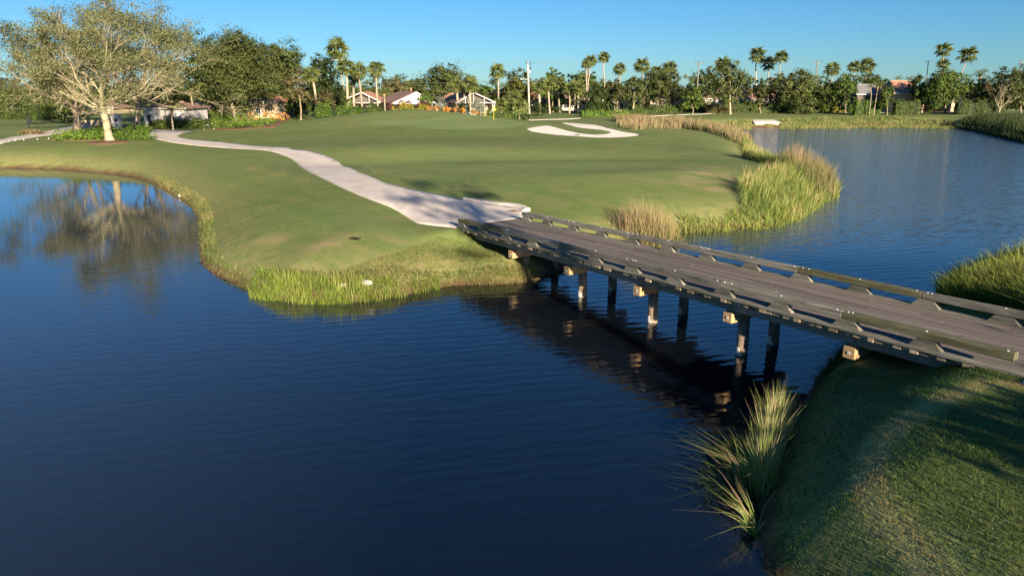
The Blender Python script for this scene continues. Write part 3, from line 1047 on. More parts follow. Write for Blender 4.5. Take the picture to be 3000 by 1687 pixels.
# ---- palms
def fan_frond(seed):
    r_ = random.Random(seed); V = []; F = []; T = []
    V += [(0, -.012, 0), (0, .012, 0), (.42, -.008, .05), (.42, .008, .05)]; F += [(0, 1, 3), (0, 3, 2)]; T += [.4, .4]
    nb = 15
    for i in range(nb):
        a = R(-118 + 236 * i / (nb - 1)); L = .56 * (1 - .30 * abs(i / (nb - 1) - .5) * 2) * r_.uniform(.9, 1.08)
        ca, sa = math.cos(a), math.sin(a); wd = .040
        b = len(V); zf = .03 * (1 if i % 2 else -1)
        mx_, my_ = .42 + ca * L * .5, sa * L * .5
        ex, ey = .42 + ca * L, sa * L
        V += [(.42, 0, .05), (mx_ - sa * wd, my_ + ca * wd, .05 - .05 * abs(sa) + zf), (mx_ + sa * wd, my_ - ca * wd, .05 - .05 * abs(sa) - zf), (ex, ey, -.05 - .16 * r_.uniform(.5, 1.2))]
        F += [(b, b + 2, b + 1), (b + 1, b + 2, b + 3)]
        q = r_.uniform(.25, .95); T += [q, min(1, q + .1)]
    return mesh_np('fan_frond', V, F, M['palm_leaf'], False, dict(tone=('FACE', T)))


def feather_frond(seed):
    r_ = random.Random(seed); V = []; F = []; T = []
    P = []
    for i in range(9):
        t = i / 8; P.append((t * .92, 0, .30 * math.sin(t * 2.2) - .42 * t ** 2.4))
    for i in range(8):
        b = len(V)
        V += [(P[i][0], -.01, P[i][2]), (P[i][0], .01, P[i][2]), (P[i + 1][0], -.008, P[i + 1][2]), (P[i + 1][0], .008, P[i + 1][2])]
        F += [(b, b + 1, b + 3), (b, b + 3, b + 2)]; T += [.5, .5]
        for sgn in (-1, 1):
            for q_ in (0, .5):
                px_ = P[i][0] * (1 - q_) + P[i + 1][0] * q_; pz = P[i][2] * (1 - q_) + P[i + 1][2] * q_
                L = .27 * math.sin(math.pi * (.15 + .8 * (i + q_) / 8)) * r_.uniform(.8, 1.1)
                b = len(V)
                V += [(px_, 0, pz), (px_ + .045, 0, pz), (px_ + L * .55, sgn * L * .8, pz - L * .55)]
                F += [(b, b + 1, b + 2)]; T += [r_.uniform(.2, .9)]
    return mesh_np('feather_frond', V, F, M['palm_leaf'], False, dict(tone=('FACE', T)))


FAN = [fan_frond(i) for i in range(4)]
FEA = [feather_frond(i) for i in range(3)]


def palm(label, path, cw, D=None, group='tall fan palms lining the fairway', kind='fan', rt=.17, boot=False, nf=None, name=None, cat='palm tree'):
    """path: pixels from the foot of the trunk to the crown's heart; cw: crown width in pixels"""
    rg, rr_ = rgs()
    if D is None: D = hit(*path[0]).y
    P = []
    for i, (x, y) in enumerate(path):
        X = atx(x, D, y)
        P.append(Vector((X, D + (0 if i == 0 else rr_.uniform(-.25, .25)), ztop(x, y, D) if i else tz(X, D))))
    base = P[0].copy()
    t = empty(name or ('fan_palm' if kind == 'fan' else 'feather_palm'), base, label, cat, group)
    Q = [Vector(tuple(q)) for q in catm([tuple(p_ - base) for p_ in P], 4)] if len(P) > 2 else [p_ - base for p_ in P]
    if len(Q) == 2: Q = [Q[0], Q[0].lerp(Q[1], .5) + Vector((rr_.uniform(-.15, .15), 0, 0)), Q[1]]
    Q[0].z -= .3
    n = len(Q)
    rads = [rt * (1.25 - .35 * min(1, i / (n - 1) * 4)) for i in range(n)]
    MB().tube(Q, rads, 8).build('trunk', M['bark_palm'], t, smooth=True)
    H = Q[-1]
    hd = (Q[-1] - Q[-2]).normalized()
    L = cw * D / FPX * .60
    MB().tube([H - hd * L * .42, H - hd * L * .15, H + hd * .1], [rt * 1.0, rt * 1.7, rt * 1.1], 7).build('leaf_bases', M['palm_boot'], t, smooth=True)
    nf = nf or (24 if kind == 'fan' else 13)
    ms = FAN if kind == 'fan' else FEA
    for i in range(nf):
        q = (i + .5) / nf
        el = R(78 - 128 * q + rr_.uniform(-9, 9)) if kind == 'fan' else R(58 - 78 * q + rr_.uniform(-8, 8))
        az = i * 2.39996 + rr_.uniform(-.25, .25)
        f_ = bpy.data.objects.new('frond', ms[rr_.randrange(len(ms))]); COL.objects.link(f_); f_.parent = t
        f_.location = H
        f_.rotation_euler = Euler((rr_.uniform(-.5, .5), -el, az), 'XYZ')
        sc_ = L * rr_.uniform(.85, 1.12) * (1 if q < .75 else .86)
        f_.scale = (sc_, sc_, sc_)
    return t


def blades(pts, hgt, wid, rg, lean=.25, wind=(0, 0), tone=None, bend=.3):
    n = len(pts)
    th = rg.uniform(0, 2 * math.pi, n)
    ln = np.abs(rg.normal(size=n)) * lean
    dx = np.cos(th) * ln + wind[0]; dy = np.sin(th) * ln + wind[1]
    ph = rg.uniform(0, 2 * math.pi, n)
    ax = np.stack([np.cos(ph), np.sin(ph), np.zeros(n)], -1) * (wid / 2)[:, None]
    d = np.stack([dx, dy, np.ones(n)], -1)
    mid = pts + d * (hgt * .55)[:, None]
    k = np.stack([dx * (1 + bend * 2) + np.cos(th) * bend * ln, dy * (1 + bend * 2) + np.sin(th) * bend * ln, np.ones(n) * (1 - bend * ln)], -1)
    tip = pts + k * hgt[:, None]
    V = np.stack([pts - ax, pts + ax, mid + ax * .8, mid - ax * .8, tip], 1).reshape(-1, 3)
    b = np.arange(n)[:, None] * 5
    F = np.concatenate([b + np.array([0, 1, 2]), b + np.array([0, 2, 3]), b + np.array([3, 2, 4])], 1).reshape(-1, 3)
    t = rg.uniform(0, 1, n) if tone is None else tone
    tt = np.stack([t * .8, t, np.clip(t + .25, 0, 1)], 1).ravel()
    return V, F, tt


def scatter_poly(poly, n, rg):
    poly = np.array(poly); x0, y0 = poly.min(0); x1, y1 = poly.max(0)
    out = []; got = 0
    while got < n:
        p_ = np.stack([rg.uniform(x0, x1, 4 * n + 50), rg.uniform(y0, y1, 4 * n + 50)], -1)
        p_ = p_[sdist(p_[:, 0], p_[:, 1], poly) < 0]
        out.append(p_); got += len(p_)
        if len(p_) == 0: break
    return np.concatenate(out)[:n]


def blade_bed(name, label, cat, poly, n, h0, h1, wid, mat, lean=.2, wind=(0, 0), group=None, kind='stuff', clumpy=.0, sdlim=None, hz=None, tonebias=0.0, tonef=None):
    rg, rr_ = rgs()
    P2_ = scatter_poly(poly, n, rg)
    if clumpy:
        v = np.sin(P2_[:, 0] * 2.1 + 1) * np.sin(P2_[:, 1] * 1.7 + 2) + .6 * np.sin(P2_[:, 0] * 4.7 + P2_[:, 1] * 3.9)
        P2_ = P2_[v + rg.normal(size=len(P2_)) * .5 > -1.6 + clumpy * 1.4]
    if sdlim is not None:
        s_ = sdist(P2_[:, 0], P2_[:, 1], SHORE)
        P2_ = P2_[(s_ > sdlim[0]) & (s_ < sdlim[1])]
    z = np.maximum(terrain(P2_[:, 0], P2_[:, 1]), -.25) - .02
    n = len(P2_)
    patch = .5 + .35 * np.sin(P2_[:, 0] * .9 + 1.1) * np.cos(P2_[:, 1] * .7) + .15 * np.sin(P2_[:, 0] * 2.9 + P2_[:, 1] * 2.3)
    hgt = rg.uniform(h0, h1, n) * (.72 + .5 * patch)
    if hz is not None: hgt = hgt * hz(P2_[:, 0], P2_[:, 1])
    tone = np.clip(patch * .7 + rg.normal(size=n) * .22 + tonebias, 0, 1)
    if tonef is not None: tone = np.clip(tone + tonef(P2_[:, 0], P2_[:, 1]), 0, 1)
    V, F, tt = blades(np.stack([P2_[:, 0], P2_[:, 1], z], -1), hgt, np.full(n, wid) * rg.uniform(.7, 1.3, n), rg, lean, wind, tone)
    c0 = np.array([P2_[:, 0].mean(), P2_[:, 1].mean(), 0])
    o = link(name, mesh_np(name, V - c0, F, M[mat], False, dict(tone=('FACE', tt))), None, tuple(c0))
    tag(o, label, cat, group)
    if kind: o['kind'] = kind
    return o


def zonepoly(P):
    return [tuple(G(x, y, .3)[:2]) for x, y in P]


# ------------------------------------------------------------------ the big oak on the left
def big_oak(label, base, fork, D, limbs, bark, leaf, depth, L, r0, nleaf, seed, size=.2, group=None, clr=.55):
    rr_ = random.Random(seed); rg = np.random.default_rng(seed)
    X = atx(base[0], D, base[1]); bz = tz(X, D)
    t = empty('oak_tree', (X, D, bz), label, 'tree', group)
    f = Vector((atx(fork[0], D, fork[1]) - X, 0, ztop(fork[0], fork[1], D) - bz))
    mb = MB()
    mb.tube([(0, 0, -.4), (0, 0, 0), f * .12 + Vector((-.02, 0, 0)), f * .5 + Vector((.06, 0, 0)), f], [r0 * 1.7, r0 * 1.35, r0 * 1.05, r0 * .88, r0 * .85], 14, caps=False)
    tips = []
    for (dx, dy, dz, lf, rf) in limbs:
        branch_tree(mb, tuple(f - Vector((0, 0, rr_.uniform(.1, .7)))), Vector((dx, dy, dz)), L * lf, r0 * rf, depth, rr_, tips, spread=.72, upb=.10, kids=(3, 4), minr=.022)
    mb.build('trunk', M[bark], t, smooth=True)
    T_ = np.array([tp[0] for tp in tips])
    per = max(4, nleaf // len(T_))
    vn = np.sin(T_[:, 0] * 1.15 + seed) * np.sin(T_[:, 1] * 1.0 + 1) + np.sin(T_[:, 2] * 1.35 + T_[:, 0] * .5) * .8
    T_ = T_[vn + rg.normal(size=len(T_)) * .25 > -.35]
    per = max(4, nleaf // len(T_))
    zt = (T_[:, 2] - T_[:, 2].min()) / (np.ptp(T_[:, 2]) + 1e-6)
    li = np.repeat(np.arange(len(T_)), per)
    keep = rg.uniform(0, 1, len(li)) < (.22 + .95 * zt[li] ** 1.1)
    li = li[keep]
    off = rg.normal(size=(len(li), 3)) * clr
    off[:, 2] *= .6
    C = T_[li] + off
    Nn = off + rg.normal(size=C.shape) * .5; Nn[:, 2] += .5
    V, F = leaf_quads(C, Nn, size, rg)
    tone = np.clip(rg.uniform(.1, .9, len(T_))[li] + rg.normal(size=len(li)) * .15, 0, 1)
    link('crown', mesh_np('crown', V, F, M[leaf], False, dict(tone=('FACE', tone))), t)
    return t


Dk = hit(320, 412).y
big_oak('large sparse pale-barked oak standing in front of the clipped green shrubs at the left', (322, 412), (297, 306), Dk,
        [(-.55, -.1, .95, 1.05, .62), (.10, .2, 1.2, 1.1, .66), (.62, -.15, .95, 1.0, .58), (1.0, .2, .28, 1.05, .42), (-1.05, .1, .32, 1.05, .42), (-.2, -.9, .62, .9, .42), (.3, .9, .6, .9, .42), (.8, -.7, .4, .95, .36), (-.8, -.6, .42, .95, .36)],
        'bark_pale', 'oak_grey_leaf', 4, 4.55, .42, 60000, 3, size=.20, clr=.34)
D2 = hit(227, 380).y
big_oak('grey-green oak behind the big oak, its trunk rising beside the shrubs', (227, 380), (222, 318), D2,
        [(-.7, 0, .8, 1.1, .6), (.2, .2, 1.1, 1.0, .6), (.7, -.2, .8, 1.0, .5), (-1.0, .2, .35, 1.3, .45), (-1.0, -.3, .5, 1.2, .4), (.1, -.8, .6, .9, .4)],
        'bark_oak', 'oak_grey_leaf', 3, 6.2, .5, 26000, 5, size=.27, clr=.75)
big_oak('grey-green oak right behind the big oak, half hiding the white house', (398, 352), (405, 300), 104,
        [(-.4, 0, .9, 1.0, .6), (.3, .2, 1.1, 1.0, .6), (.9, -.2, .7, 1.1, .5), (1.1, .2, .35, 1.2, .45), (.9, -.5, .5, 1.1, .4), (-.1, -.8, .6, .9, .4)],
        'bark_oak', 'oak_grey_leaf', 3, 6.6, .42, 28000, 8, size=.28, clr=.8)

tree('broad dark oak crown with a thick pale trunk rising from the leafy shrubs', 525, 740, 95, 335, (693, 354), 'oak_leaf', dens=8, shell=.3, trunk_r=.38, k=14, clump=1.0)
tree('broad rounded dark oak, right hand one of the dense pair', 650, 880, 112, 322, (762, 342), 'oak_leaf', dens=8, shell=.3, trunk_r=.33, k=14, clump=1.0)
tree('big dark oak mass behind the dense pair of oaks', 540, 800, 82, 300, (640, 338), 'oak_leaf', D=131, dens=7, k=13)
tree('slender oak with a straight grey trunk left of the dense oak pair', 515, 590, 140, 305, (562, 346), 'oak_leaf', D=112, dens=4.5, trunk_r=.17)
tree('sparse brownish tree at the right edge of the dense oaks', 818, 925, 182, 310, (880, 335), 'brown_leaf', D=128, dens=2.2)
tree('rounded bright green tree at the end of the leafy shrub bed', 818, 905, 262, 346, (862, 345), 'green_leaf', dens=6, trunk_r=.12)
tree('deep green ficus tree behind the wooden utility pole', 893, 1000, 156, 325, (945, 330), 'dark_leaf', D=145, dens=6)
tree('small dark brown-leaved tree at the head of the light green hedge', 905, 992, 262, 328, (950, 338), 'brown_leaf', D=122, dens=4.5, trunk_r=.1)
tree('oak crown filling in behind the tallest palm', 985, 1120, 232, 322, (1070, 322), 'oak_leaf', D=158, dens=4)
tree('low rounded grey-brown tree behind the first screened house', 1122, 1200, 226, 300, (1160, 310), 'brown_leaf', D=188, dens=5)
tree('low dark tree behind the tiled roof of the white gabled house', 1180, 1240, 232, 300, (1210, 310), 'oak_leaf', D=196, dens=5)
tree('flat-topped dark oak rising behind the white gabled house', 1222, 1368, 190, 285, (1300, 310), 'oak_leaf', D=178, dens=4.5, k=11)
tree('small green tree standing against the white gable', 1229, 1267, 258, 318, (1248, 322), 'green_leaf', D=128, dens=6, trunk_r=.1)
tree('low green tree behind the right end of the screened gable', 1395, 1462, 246, 312, (1430, 315), 'green_leaf', D=172, dens=5)
tree('yellow-green conifer-like tree left of the white concrete pole', 1468, 1572, 190, 330, (1515, 335), 'conifer_leaf', D=168, dens=5, k=12)
tree('dark tree behind the low fan palms beside the pole', 1440, 1560, 262, 335, (1500, 335), 'dark_leaf', D=174, dens=5)
tree('rounded dark green tree between the pole and the boot-jacketed palms', 1584, 1656, 196, 300, (1620, 320), 'green_leaf', D=176, dens=5)
tree('domed green tree behind the leaning wooden pole', 1666, 1758, 204, 300, (1712, 320), 'green_leaf', D=178, dens=5.5)
tree('dense dark shrubby tree behind the two crooked palms', 1712, 1798, 244, 322, (1755, 322), 'dark_leaf', D=164, dens=6, trunk_r=.2)
tree('hazy grey-green tree between the crooked palms', 1778, 1830, 222, 312, (1800, 315), 'brown_leaf', D=176, dens=4.5)
tree('spreading dark tree with a pale forked trunk in front of the orange house', 1818, 1896, 214, 316, (1858, 322), 'oak_leaf', bark='bark_pale', D=161, dens=4, trunk_r=.25)
tree('tall dark tree left of the cream garage house', 1868, 1968, 190, 312, (1932, 318), 'oak_leaf', D=174, dens=5, k=11)
tree('dark tree overhanging the cream garage house', 1935, 2006, 208, 300, (1975, 315), 'oak_leaf', D=182, dens=4.5)
tree('glossy round green tree right of the cream garage house', 1998, 2060, 258, 318, (2030, 318), 'green_leaf', D=160, dens=6)
tree('loose grey-green tree behind the second wooden pole', 2018, 2112, 196, 312, (2065, 318), 'oak_leaf', D=180, dens=3.6)
tree('tall open-crowned oak with a pale trunk before the grey house', 2078, 2196, 184, 306, (2141, 314), 'oak_leaf', bark='bark_pale', D=163, dens=4.4, trunk_r=.27, k=12)
tree('low brown-green tree beside the three tall palms', 2188, 2262, 224, 316, (2230, 318), 'oak_leaf', D=172, dens=5)
tree('brown-green thicket tree right of the three tall palms', 2248, 2312, 218, 318, (2282, 320), 'brown_leaf', D=174, dens=5)
tree('wide dark rounded tree in the middle of the right hand tree line', 2294, 2402, 206, 322, (2350, 323), 'oak_leaf', D=168, dens=6, k=12)
tree('green tree behind the palm next to the yellow hedge', 2390, 2456, 220, 320, (2425, 322), 'green_leaf', D=172, dens=5.5)
tree('dark green tree left of the paired right hand palms', 2446, 2512, 214, 320, (2480, 322), 'green_leaf', D=170, dens=5.5)
tree('domed green tree behind the grey roofed house', 2502, 2596, 212, 290, (2550, 315), 'green_leaf', D=205, dens=5)
tree('upright dense green tree at the corner of the red roofed house', 2582, 2622, 248, 316, (2602, 318), 'green_leaf', dens=6, D=158, trunk_r=.12)
tree('dark tree overhanging the right end of the red roof', 2676, 2722, 214, 312, (2700, 316), 'dark_leaf', D=168, dens=6)
tree('large leafy green tree behind the twin-crowned palms', 2716, 2840, 206, 320, (2770, 320), 'green_leaf', D=165, dens=6.5, k=13)
tree('rounded green tree right of the strongly leaning palm', 2828, 2902, 222, 318, (2865, 320), 'green_leaf', D=166, dens=6)
tree('low mixed green tree behind the bare tree', 2885, 2965, 236, 316, (2925, 318), 'brown_leaf', D=176, dens=4.5)
tree('tall dark tree filling the upper right edge of the tree line', 2936, 3050, 184, 318, (2995, 320), 'oak_leaf', D=160, dens=6, k=12)
tree('dark tree on the far left edge behind the grey oaks', -80, 60, 250, 345, (0, 342), 'green_leaf', D=140, dens=5)
tree('dark backing tree behind the left grey oaks', 60, 250, 215, 335, (150, 338), 'oak_leaf', D=150, dens=4)
tree('dark backing tree between the grey oaks and the dense oaks', 420, 560, 170, 330, (480, 338), 'oak_leaf', D=140, dens=4.5)

# a leafless tree
rg_, rr_ = rgs()
Db = 158; Xb = atx(2928, Db, 316); zb = tz(Xb, Db)
t = empty('bare_tree', (Xb, Db, zb), 'leafless grey tree with bare branches near the right edge', 'tree')
mb = MB(); tips = []
mb.tube([(0, 0, -.3), (0, 0, 0), (.15, 0, 1.4)], [.28, .22, .17], 7, caps=False)
for d_ in ((-.7, 0, .9), (.2, .2, 1.2), (.75, -.1, .8), (-.25, -.5, 1.0)):
    branch_tree(mb, (.15, 0, 1.35), Vector(d_), 2.6, .12, 3, rr_, tips, spread=.8, upb=.12, kids=(2, 4), minr=.022)
mb.build('trunk', M['bark_pale'], t)

# far woods behind everything: reads as one mass
rg_, rr_ = rgs()
bl = []
for i in range(120):
    x = -230 + 470 * i / 119 + rr_.uniform(-3, 3); hh_ = rr_.uniform(6.2, 9.4) + (1.0 if x < -20 else 0)
    bl.append((x, 232 + rr_.uniform(-9, 12), 1.5 + hh_ * .45, rr_.uniform(3.2, 6), 4, hh_ * .62))
V, F, tone = crown_np(bl, 80000, 1.0, rg_, clump=1.3, shell=.5)
o = link('distant_woods', mesh_np('distant_woods', V, F, M['oak_leaf'], False, dict(tone=('FACE', tone))))
tag(o, 'distant low belt of dark green woods along the horizon', 'woods', kind='stuff')
bl = []
for i in range(150):
    x = -20 + 240 * i / 149 + rr_.uniform(-1, 1); h_ = rr_.uniform(2.0, 5.6)
    bl.append((x, 196 + rr_.uniform(-6, 6), 1.6 + h_ * .4, rr_.uniform(1.6, 3), 2, h_ * .6))
for i in range(60):
    x = -130 + 110 * i / 59 + rr_.uniform(-1, 1); h_ = rr_.uniform(2.5, 6.0)
    bl.append((x, 172 + rr_.uniform(-6, 6), 1.6 + h_ * .4, rr_.uniform(1.6, 3), 2, h_ * .6))
V, F, tone = crown_np(bl, 64000, .6, rg_, clump=.8, shell=.6)
o = link('undergrowth', mesh_np('undergrowth', V, F, M['dark_leaf'], False, dict(tone=('FACE', tone))))
tag(o, 'dark tangled undergrowth between the far trees and houses', 'undergrowth', kind='stuff')

# trees behind the camera whose crowns throw the long shade over the near lawn
def shade_tree(label, x, y, w, z0, z1, n, seed):
    rg = np.random.default_rng(seed); rr_ = random.Random(seed)
    bz = tz(x, y)
    t = empty('tree', (x, y, bz), label, 'tree', 'trees behind the viewpoint')
    bl = auto_blobs(0, 0, z0, z1, w, w, rg, 10)
    V, F, tone = crown_np(bl, n, .34, rg, clump=.9, shell=.2)
    link('crown', mesh_np('crown', V, F, M['oak_leaf'], False, dict(tone=('FACE', tone))), t)
    mb = MB(); trunk_limbs(mb, (0, 0, 0), (0, 0, z0 + (z1 - z0) * .2), .3, .2, bl, rr_, 8)
    mb.build('trunk', M['bark_oak'], t, smooth=True)


SHT = [('low spreading tree beyond the near lawn, out of the picture', 14.1, .1, 5.2, .2, 4.0, 7500, 51), ('second low tree beyond the near lawn, out of the picture', 18.4, 1.2, 6.4, .2, 4.1, 7500, 52),
       ('tall open-crowned oak beyond the near lawn, out of the picture', 15.2, -6.0, 8, 10, 16, 1100, 54)]
for a in SHT: shade_tree(*a)

# ------------------------------------------------------------------ palms
PALMS = [
    ('tallest fan palm left of centre, leaning in a long slim curve', [(1011, 311), (1008, 262), (997, 205), (990, 150)], 74, None, .26),
    ('slim fan palm directly behind the tallest left palm', [(1018, 312), (1016, 250), (1012, 200)], 60, 118, .22),
    ('leaning fan palm with orange trunk left of the utility pole', [(929, 312), (922, 258), (911, 222)], 56, 126, .22),
    ('fan palm in front of the left end of the first screened house', [(1062, 318), (1056, 265), (1051, 212)], 56, 124, .2),
    ('shaggy fan palm with reddish trunk behind the first screened house', [(1036, 318), (1036, 262), (1039, 228)], 50, 128, .24),
    ('fan palm standing alone at the right end of the light green hedge', [(1108, 318), (1104, 262), (1102, 206)], 52, 124, .17),
    ('single slim fan palm just left of the yellow flag', [(1460, 326), (1460, 262), (1457, 212)], 50, 150, .18),
    ('stout fan palm with fat trunk jacket beside the concrete pole', [(1582, 336), (1581, 300), (1578, 262)], 46, 162, .3),
    ('first slim palm of the jacketed row right of the concrete pole', [(1611, 334), (1608, 290), (1606, 252)], 46, None, .22),
    ('second palm of the jacketed row right of the concrete pole', [(1640, 331), (1637, 290), (1636, 252)], 48, None, .22),
    ('third palm of the jacketed row, above the thin far path', [(1668, 333), (1669, 300), (1668, 262)], 42, None, .2),
    ('shaded palm at the right end of the jacketed row', [(1694, 330), (1694, 300), (1695, 262)], 42, 168, .22),
    ('shaded palm behind the right end of the jacketed row', [(1684, 326), (1684, 290), (1686, 256)], 40, 173, .2),
    ('crooked fan palm crossing in front of the leaning wooden pole', [(1729, 330), (1724, 280), (1722, 250), (1727, 215), (1731, 182)], 42, None, .17),
    ('fan palm head showing just left of the crooked palm', [(1719, 330), (1719, 270), (1717, 190)], 30, 168, .13),
    ('tallest S-curved fan palm of the middle group', [(1765, 329), (1767, 280), (1772, 240), (1768, 210), (1769, 170)], 40, None, .16),
    ('small-headed fan palm right of the S-curved palm', [(1806, 328), (1810, 290), (1815, 250), (1814, 205)], 42, None, .16),
    ('straight tall fan palm left of the cream garage house', [(1883, 326), (1883, 260), (1881, 196)], 52, None, .19),
    ('straight fan palm with shaggy crown before the orange house', [(1925, 326), (1926, 270), (1925, 218)], 48, None, .19),
    ('slightly bowed fan palm in front of the cream garage house', [(1956, 325), (1961, 260), (1962, 200)], 46, None, .17),
    ('tall fan palm in front of the open-crowned oak', [(2111, 322), (2113, 262), (2118, 194)], 54, None, .19),
    ('short bent fan palm among the tufted grasses', [(2097, 326), (2100, 290), (2099, 252)], 36, None, .17),
    ('left palm of the three very tall ones above the culvert', [(2210, 318), (2215, 250), (2214, 200), (2219, 166)], 52, None, .19),
    ('middle palm of the three very tall ones above the culvert', [(2238, 318), (2247, 262), (2252, 190)], 46, None, .18),
    ('right palm of the three very tall ones above the culvert', [(2285, 320), (2290, 255), (2284, 215), (2287, 170)], 44, None, .17),
    ('fan palm rising from the yellow-green clipped hedge', [(2430, 320), (2434, 265), (2439, 206)], 48, None, .17),
    ('left palm of the pair beside the box-cut hedge', [(2494, 318), (2500, 262), (2503, 200)], 42, None, .16),
    ('right palm of the pair beside the box-cut hedge', [(2528, 315), (2533, 260), (2540, 197)], 52, None, .17),
    ('tall palm with the highest head at the right, straight upper stem', [(2745, 314), (2752, 262), (2761, 210), (2764, 150)], 48, None, .17),
    ('lower-headed palm sharing the mound with the tallest right palm', [(2748, 314), (2762, 240), (2764, 190)], 40, None, .15),
    ('strongly leaning palm bending out to the right', [(2785, 310), (2786, 268), (2805, 238), (2822, 200), (2834, 166)], 54, None, .17),
]
for lb, path, cw, D, rt in PALMS:
    palm(lb, path, cw, D, rt=rt)
FE = [
    ('drooping feather palm right of the first screened house', [(1128, 320), (1127, 300), (1126, 275)], 52, 135, .15),
    ('feather palm behind the left slope of the white gabled house', [(1200, 318), (1202, 290), (1204, 258)], 50, 160, .15),
    ('tall feather palm behind the white gabled house', [(1325, 318), (1326, 280), (1328, 248)], 62, 150, .15),
    ('grey feather palm whose plume tops the far right trees', [(2873, 318), (2873, 260), (2873, 222)], 48, 172, .15),
    ('small dark palm clump head left of the white screened house', [(2630, 318), (2631, 270), (2631, 232)], 26, 230, .14),
    ('small dark palm head beside the red tiled ridge', [(2668, 318), (2666, 270), (2665, 234)], 26, 230, .14),
]
for lb, path, cw, D, rt in FE:
    palm(lb, path, cw, D, kind='feather', rt=rt, group='feather palms among the houses')
SP = [
    ('shaggy palm left of the middle screened gable', [(1342, 318), (1340, 290), (1337, 256)], 44, 140, .26),
    ('squat orange-trunked palm before the middle screened gable', [(1362, 318), (1360, 290), (1359, 262)], 36, 140, .26),
    ('wide-headed palm over the middle screened gable', [(1379, 318), (1377, 288), (1377, 252)], 58, 138, .2),
    ('low bushy fan palm behind the yellow flag', [(1469, 344), (1468, 328), (1468, 312)], 54, None, .2),
    ('low bushy fan palm with red stub trunk left of the pole', [(1519, 350), (1520, 335), (1523, 316)], 56, None, .2),
    ('grey-green fan palm behind the low palms', [(1503, 335), (1504, 315), (1505, 290)], 54, 150, .2),
    ('left slim palm in front of the grey screened enclosure', [(2551, 306), (2552, 280), (2550, 256)], 28, 158, .09),
    ('middle slim palm in front of the grey screened enclosure', [(2564, 306), (2570, 275), (2574, 255)], 28, 158, .09),
    ('right slim palm in front of the grey screened enclosure', [(2580, 306), (2581, 280), (2582, 252)], 32, 160, .09),
]
for lb, path, cw, D, rt in SP:
    palm(lb, path, cw, D, rt=rt, group='low palms among the houses', kind='feather' if 'slim palm in' in lb else 'fan')
palm('dark many-stemmed palm against the white house wall', [(505, 360), (505, 340), (503, 322)], 72, 100, kind='feather', group=None, rt=.12, nf=18)

# ------------------------------------------------------------------ hedges and bushes
GH = 'clipped hedges along the far side of the course'
bush('long bright green leafy shrub row around the foot of the big oak', 296, 452, 363, 409, 'bright_leaf', name='shrub_row', cat='shrubs', dpt=2.2, dens=6)
bush('bright green shrub group left of the big oak trunk', 170, 304, 374, 411, 'bright_leaf', name='shrub_row', cat='shrubs', dpt=2.0, dens=6)
bush('dark clipped mound of shrubs under the grey oaks', 156, 260, 333, 360, 'dark_leaf', dpt=4)
hedge('tall leafy hedge on the far left behind the lawn', -120, 158, 309, 343, 'green_leaf', D=138, dpt=3, wobble=.3)
hedge('low clipped hedge in front of the white house', 450, 590, 352, 376, 'green_leaf', group=None, dpt=2.2, wobble=.12)
bush('darker rounded shrubs at the right end of the low clipped hedge', 575, 634, 346, 374, 'dark_leaf', dpt=2.2)
bush('light green croton shrubs around the dense oak trunk', 626, 705, 338, 375, 'bright_leaf', name='shrub_row', cat='shrubs', dpt=2.5)
bush('light green croton shrubs right of the dense oak trunk', 700, 796, 332, 372, 'bright_leaf', name='shrub_row', cat='shrubs', dpt=2.5)
bush('reddish croton shrubs behind the light green ones', 695, 838, 328, 352, 'orange_leaf', name='shrub_row', cat='shrubs', dpt=2, dens=3)
bush('dark round shrub left of the dense oak trunk', 628, 690, 288, 352, 'dark_leaf', dpt=4, dens=6)
hedge('cream-lit hedge in front of the far cream house', 540, 645, 328, 345, 'green_leaf', D=128)
hedge('light green variegated hedge below the tallest left palm', 926, 1052, 311, 338, 'bright_leaf', D=117, dpt=2.5, wobble=.2)
hedge('lower green hedge running to the lone palm', 1048, 1116, 314, 332, 'green_leaf', D=120, dpt=2, wobble=.15)
hedge('maroon-leaved hedge below the white gable', 1140, 1249, 304, 328, 'maroon_leaf', D=124, wobble=.12)
hedge('yellow-green low hedge in front of the maroon one', 1150, 1250, 313, 327, 'yellow_leaf', D=121, wobble=.12)
for lb, a, b, c, d_, m_ in (('orange croton bush next to the yellow-green hedge', 1249, 1272, 307, 323, 'orange_leaf'), ('second orange croton bush from the yellow-green hedge', 1270, 1288, 309, 323, 'orange_leaf'),
                            ('wide orange croton bush below the silvery shrub', 1292, 1328, 310, 326, 'orange_leaf'), ('orange croton bush at the slope of the green', 1326, 1345, 313, 328, 'orange_leaf'),
                            ('small orange croton bush between the two silvery shrubs', 1348, 1368, 315, 332, 'orange_leaf'), ('rounded orange croton bush below the right silvery shrub', 1377, 1395, 320, 336, 'orange_leaf'),
                            ('smallest reddish croton bush at the end of the row', 1394, 1405, 326, 337, 'orange_leaf'), ('low yellow-green bush behind the green, left of the flag', 1408, 1431, 328, 341, 'yellow_leaf')):
    bush(lb, a, b, c, d_, m_, D=119 - (a - 1249) * .05, group='croton bushes edging the green', k=4)
bush('left silvery buttonwood shrub before the white gable', 1275, 1312, 276, 318, 'silver_leaf', D=124, dens=6)
bush('right silvery buttonwood shrub before the screened gable', 1377, 1426, 284, 330, 'silver_leaf', D=122, dens=6)
bush('dark palmetto bush between the two silvery shrubs', 1318, 1378, 292, 326, 'dark_leaf', D=128)
hedge('low green hedge behind the flag', 1432, 1520, 330, 351, 'green_leaf', wobble=.15, dpt=2)
bush('dark round bush at the foot of the concrete pole', 1522, 1552, 332, 353, 'dark_leaf')
bush('dark glossy bush right of the concrete pole', 1553, 1608, 296, 340, 'dark_leaf', dpt=3)
bush('second dark glossy bush behind the jacketed palms', 1598, 1650, 306, 330, 'dark_leaf', D=168)
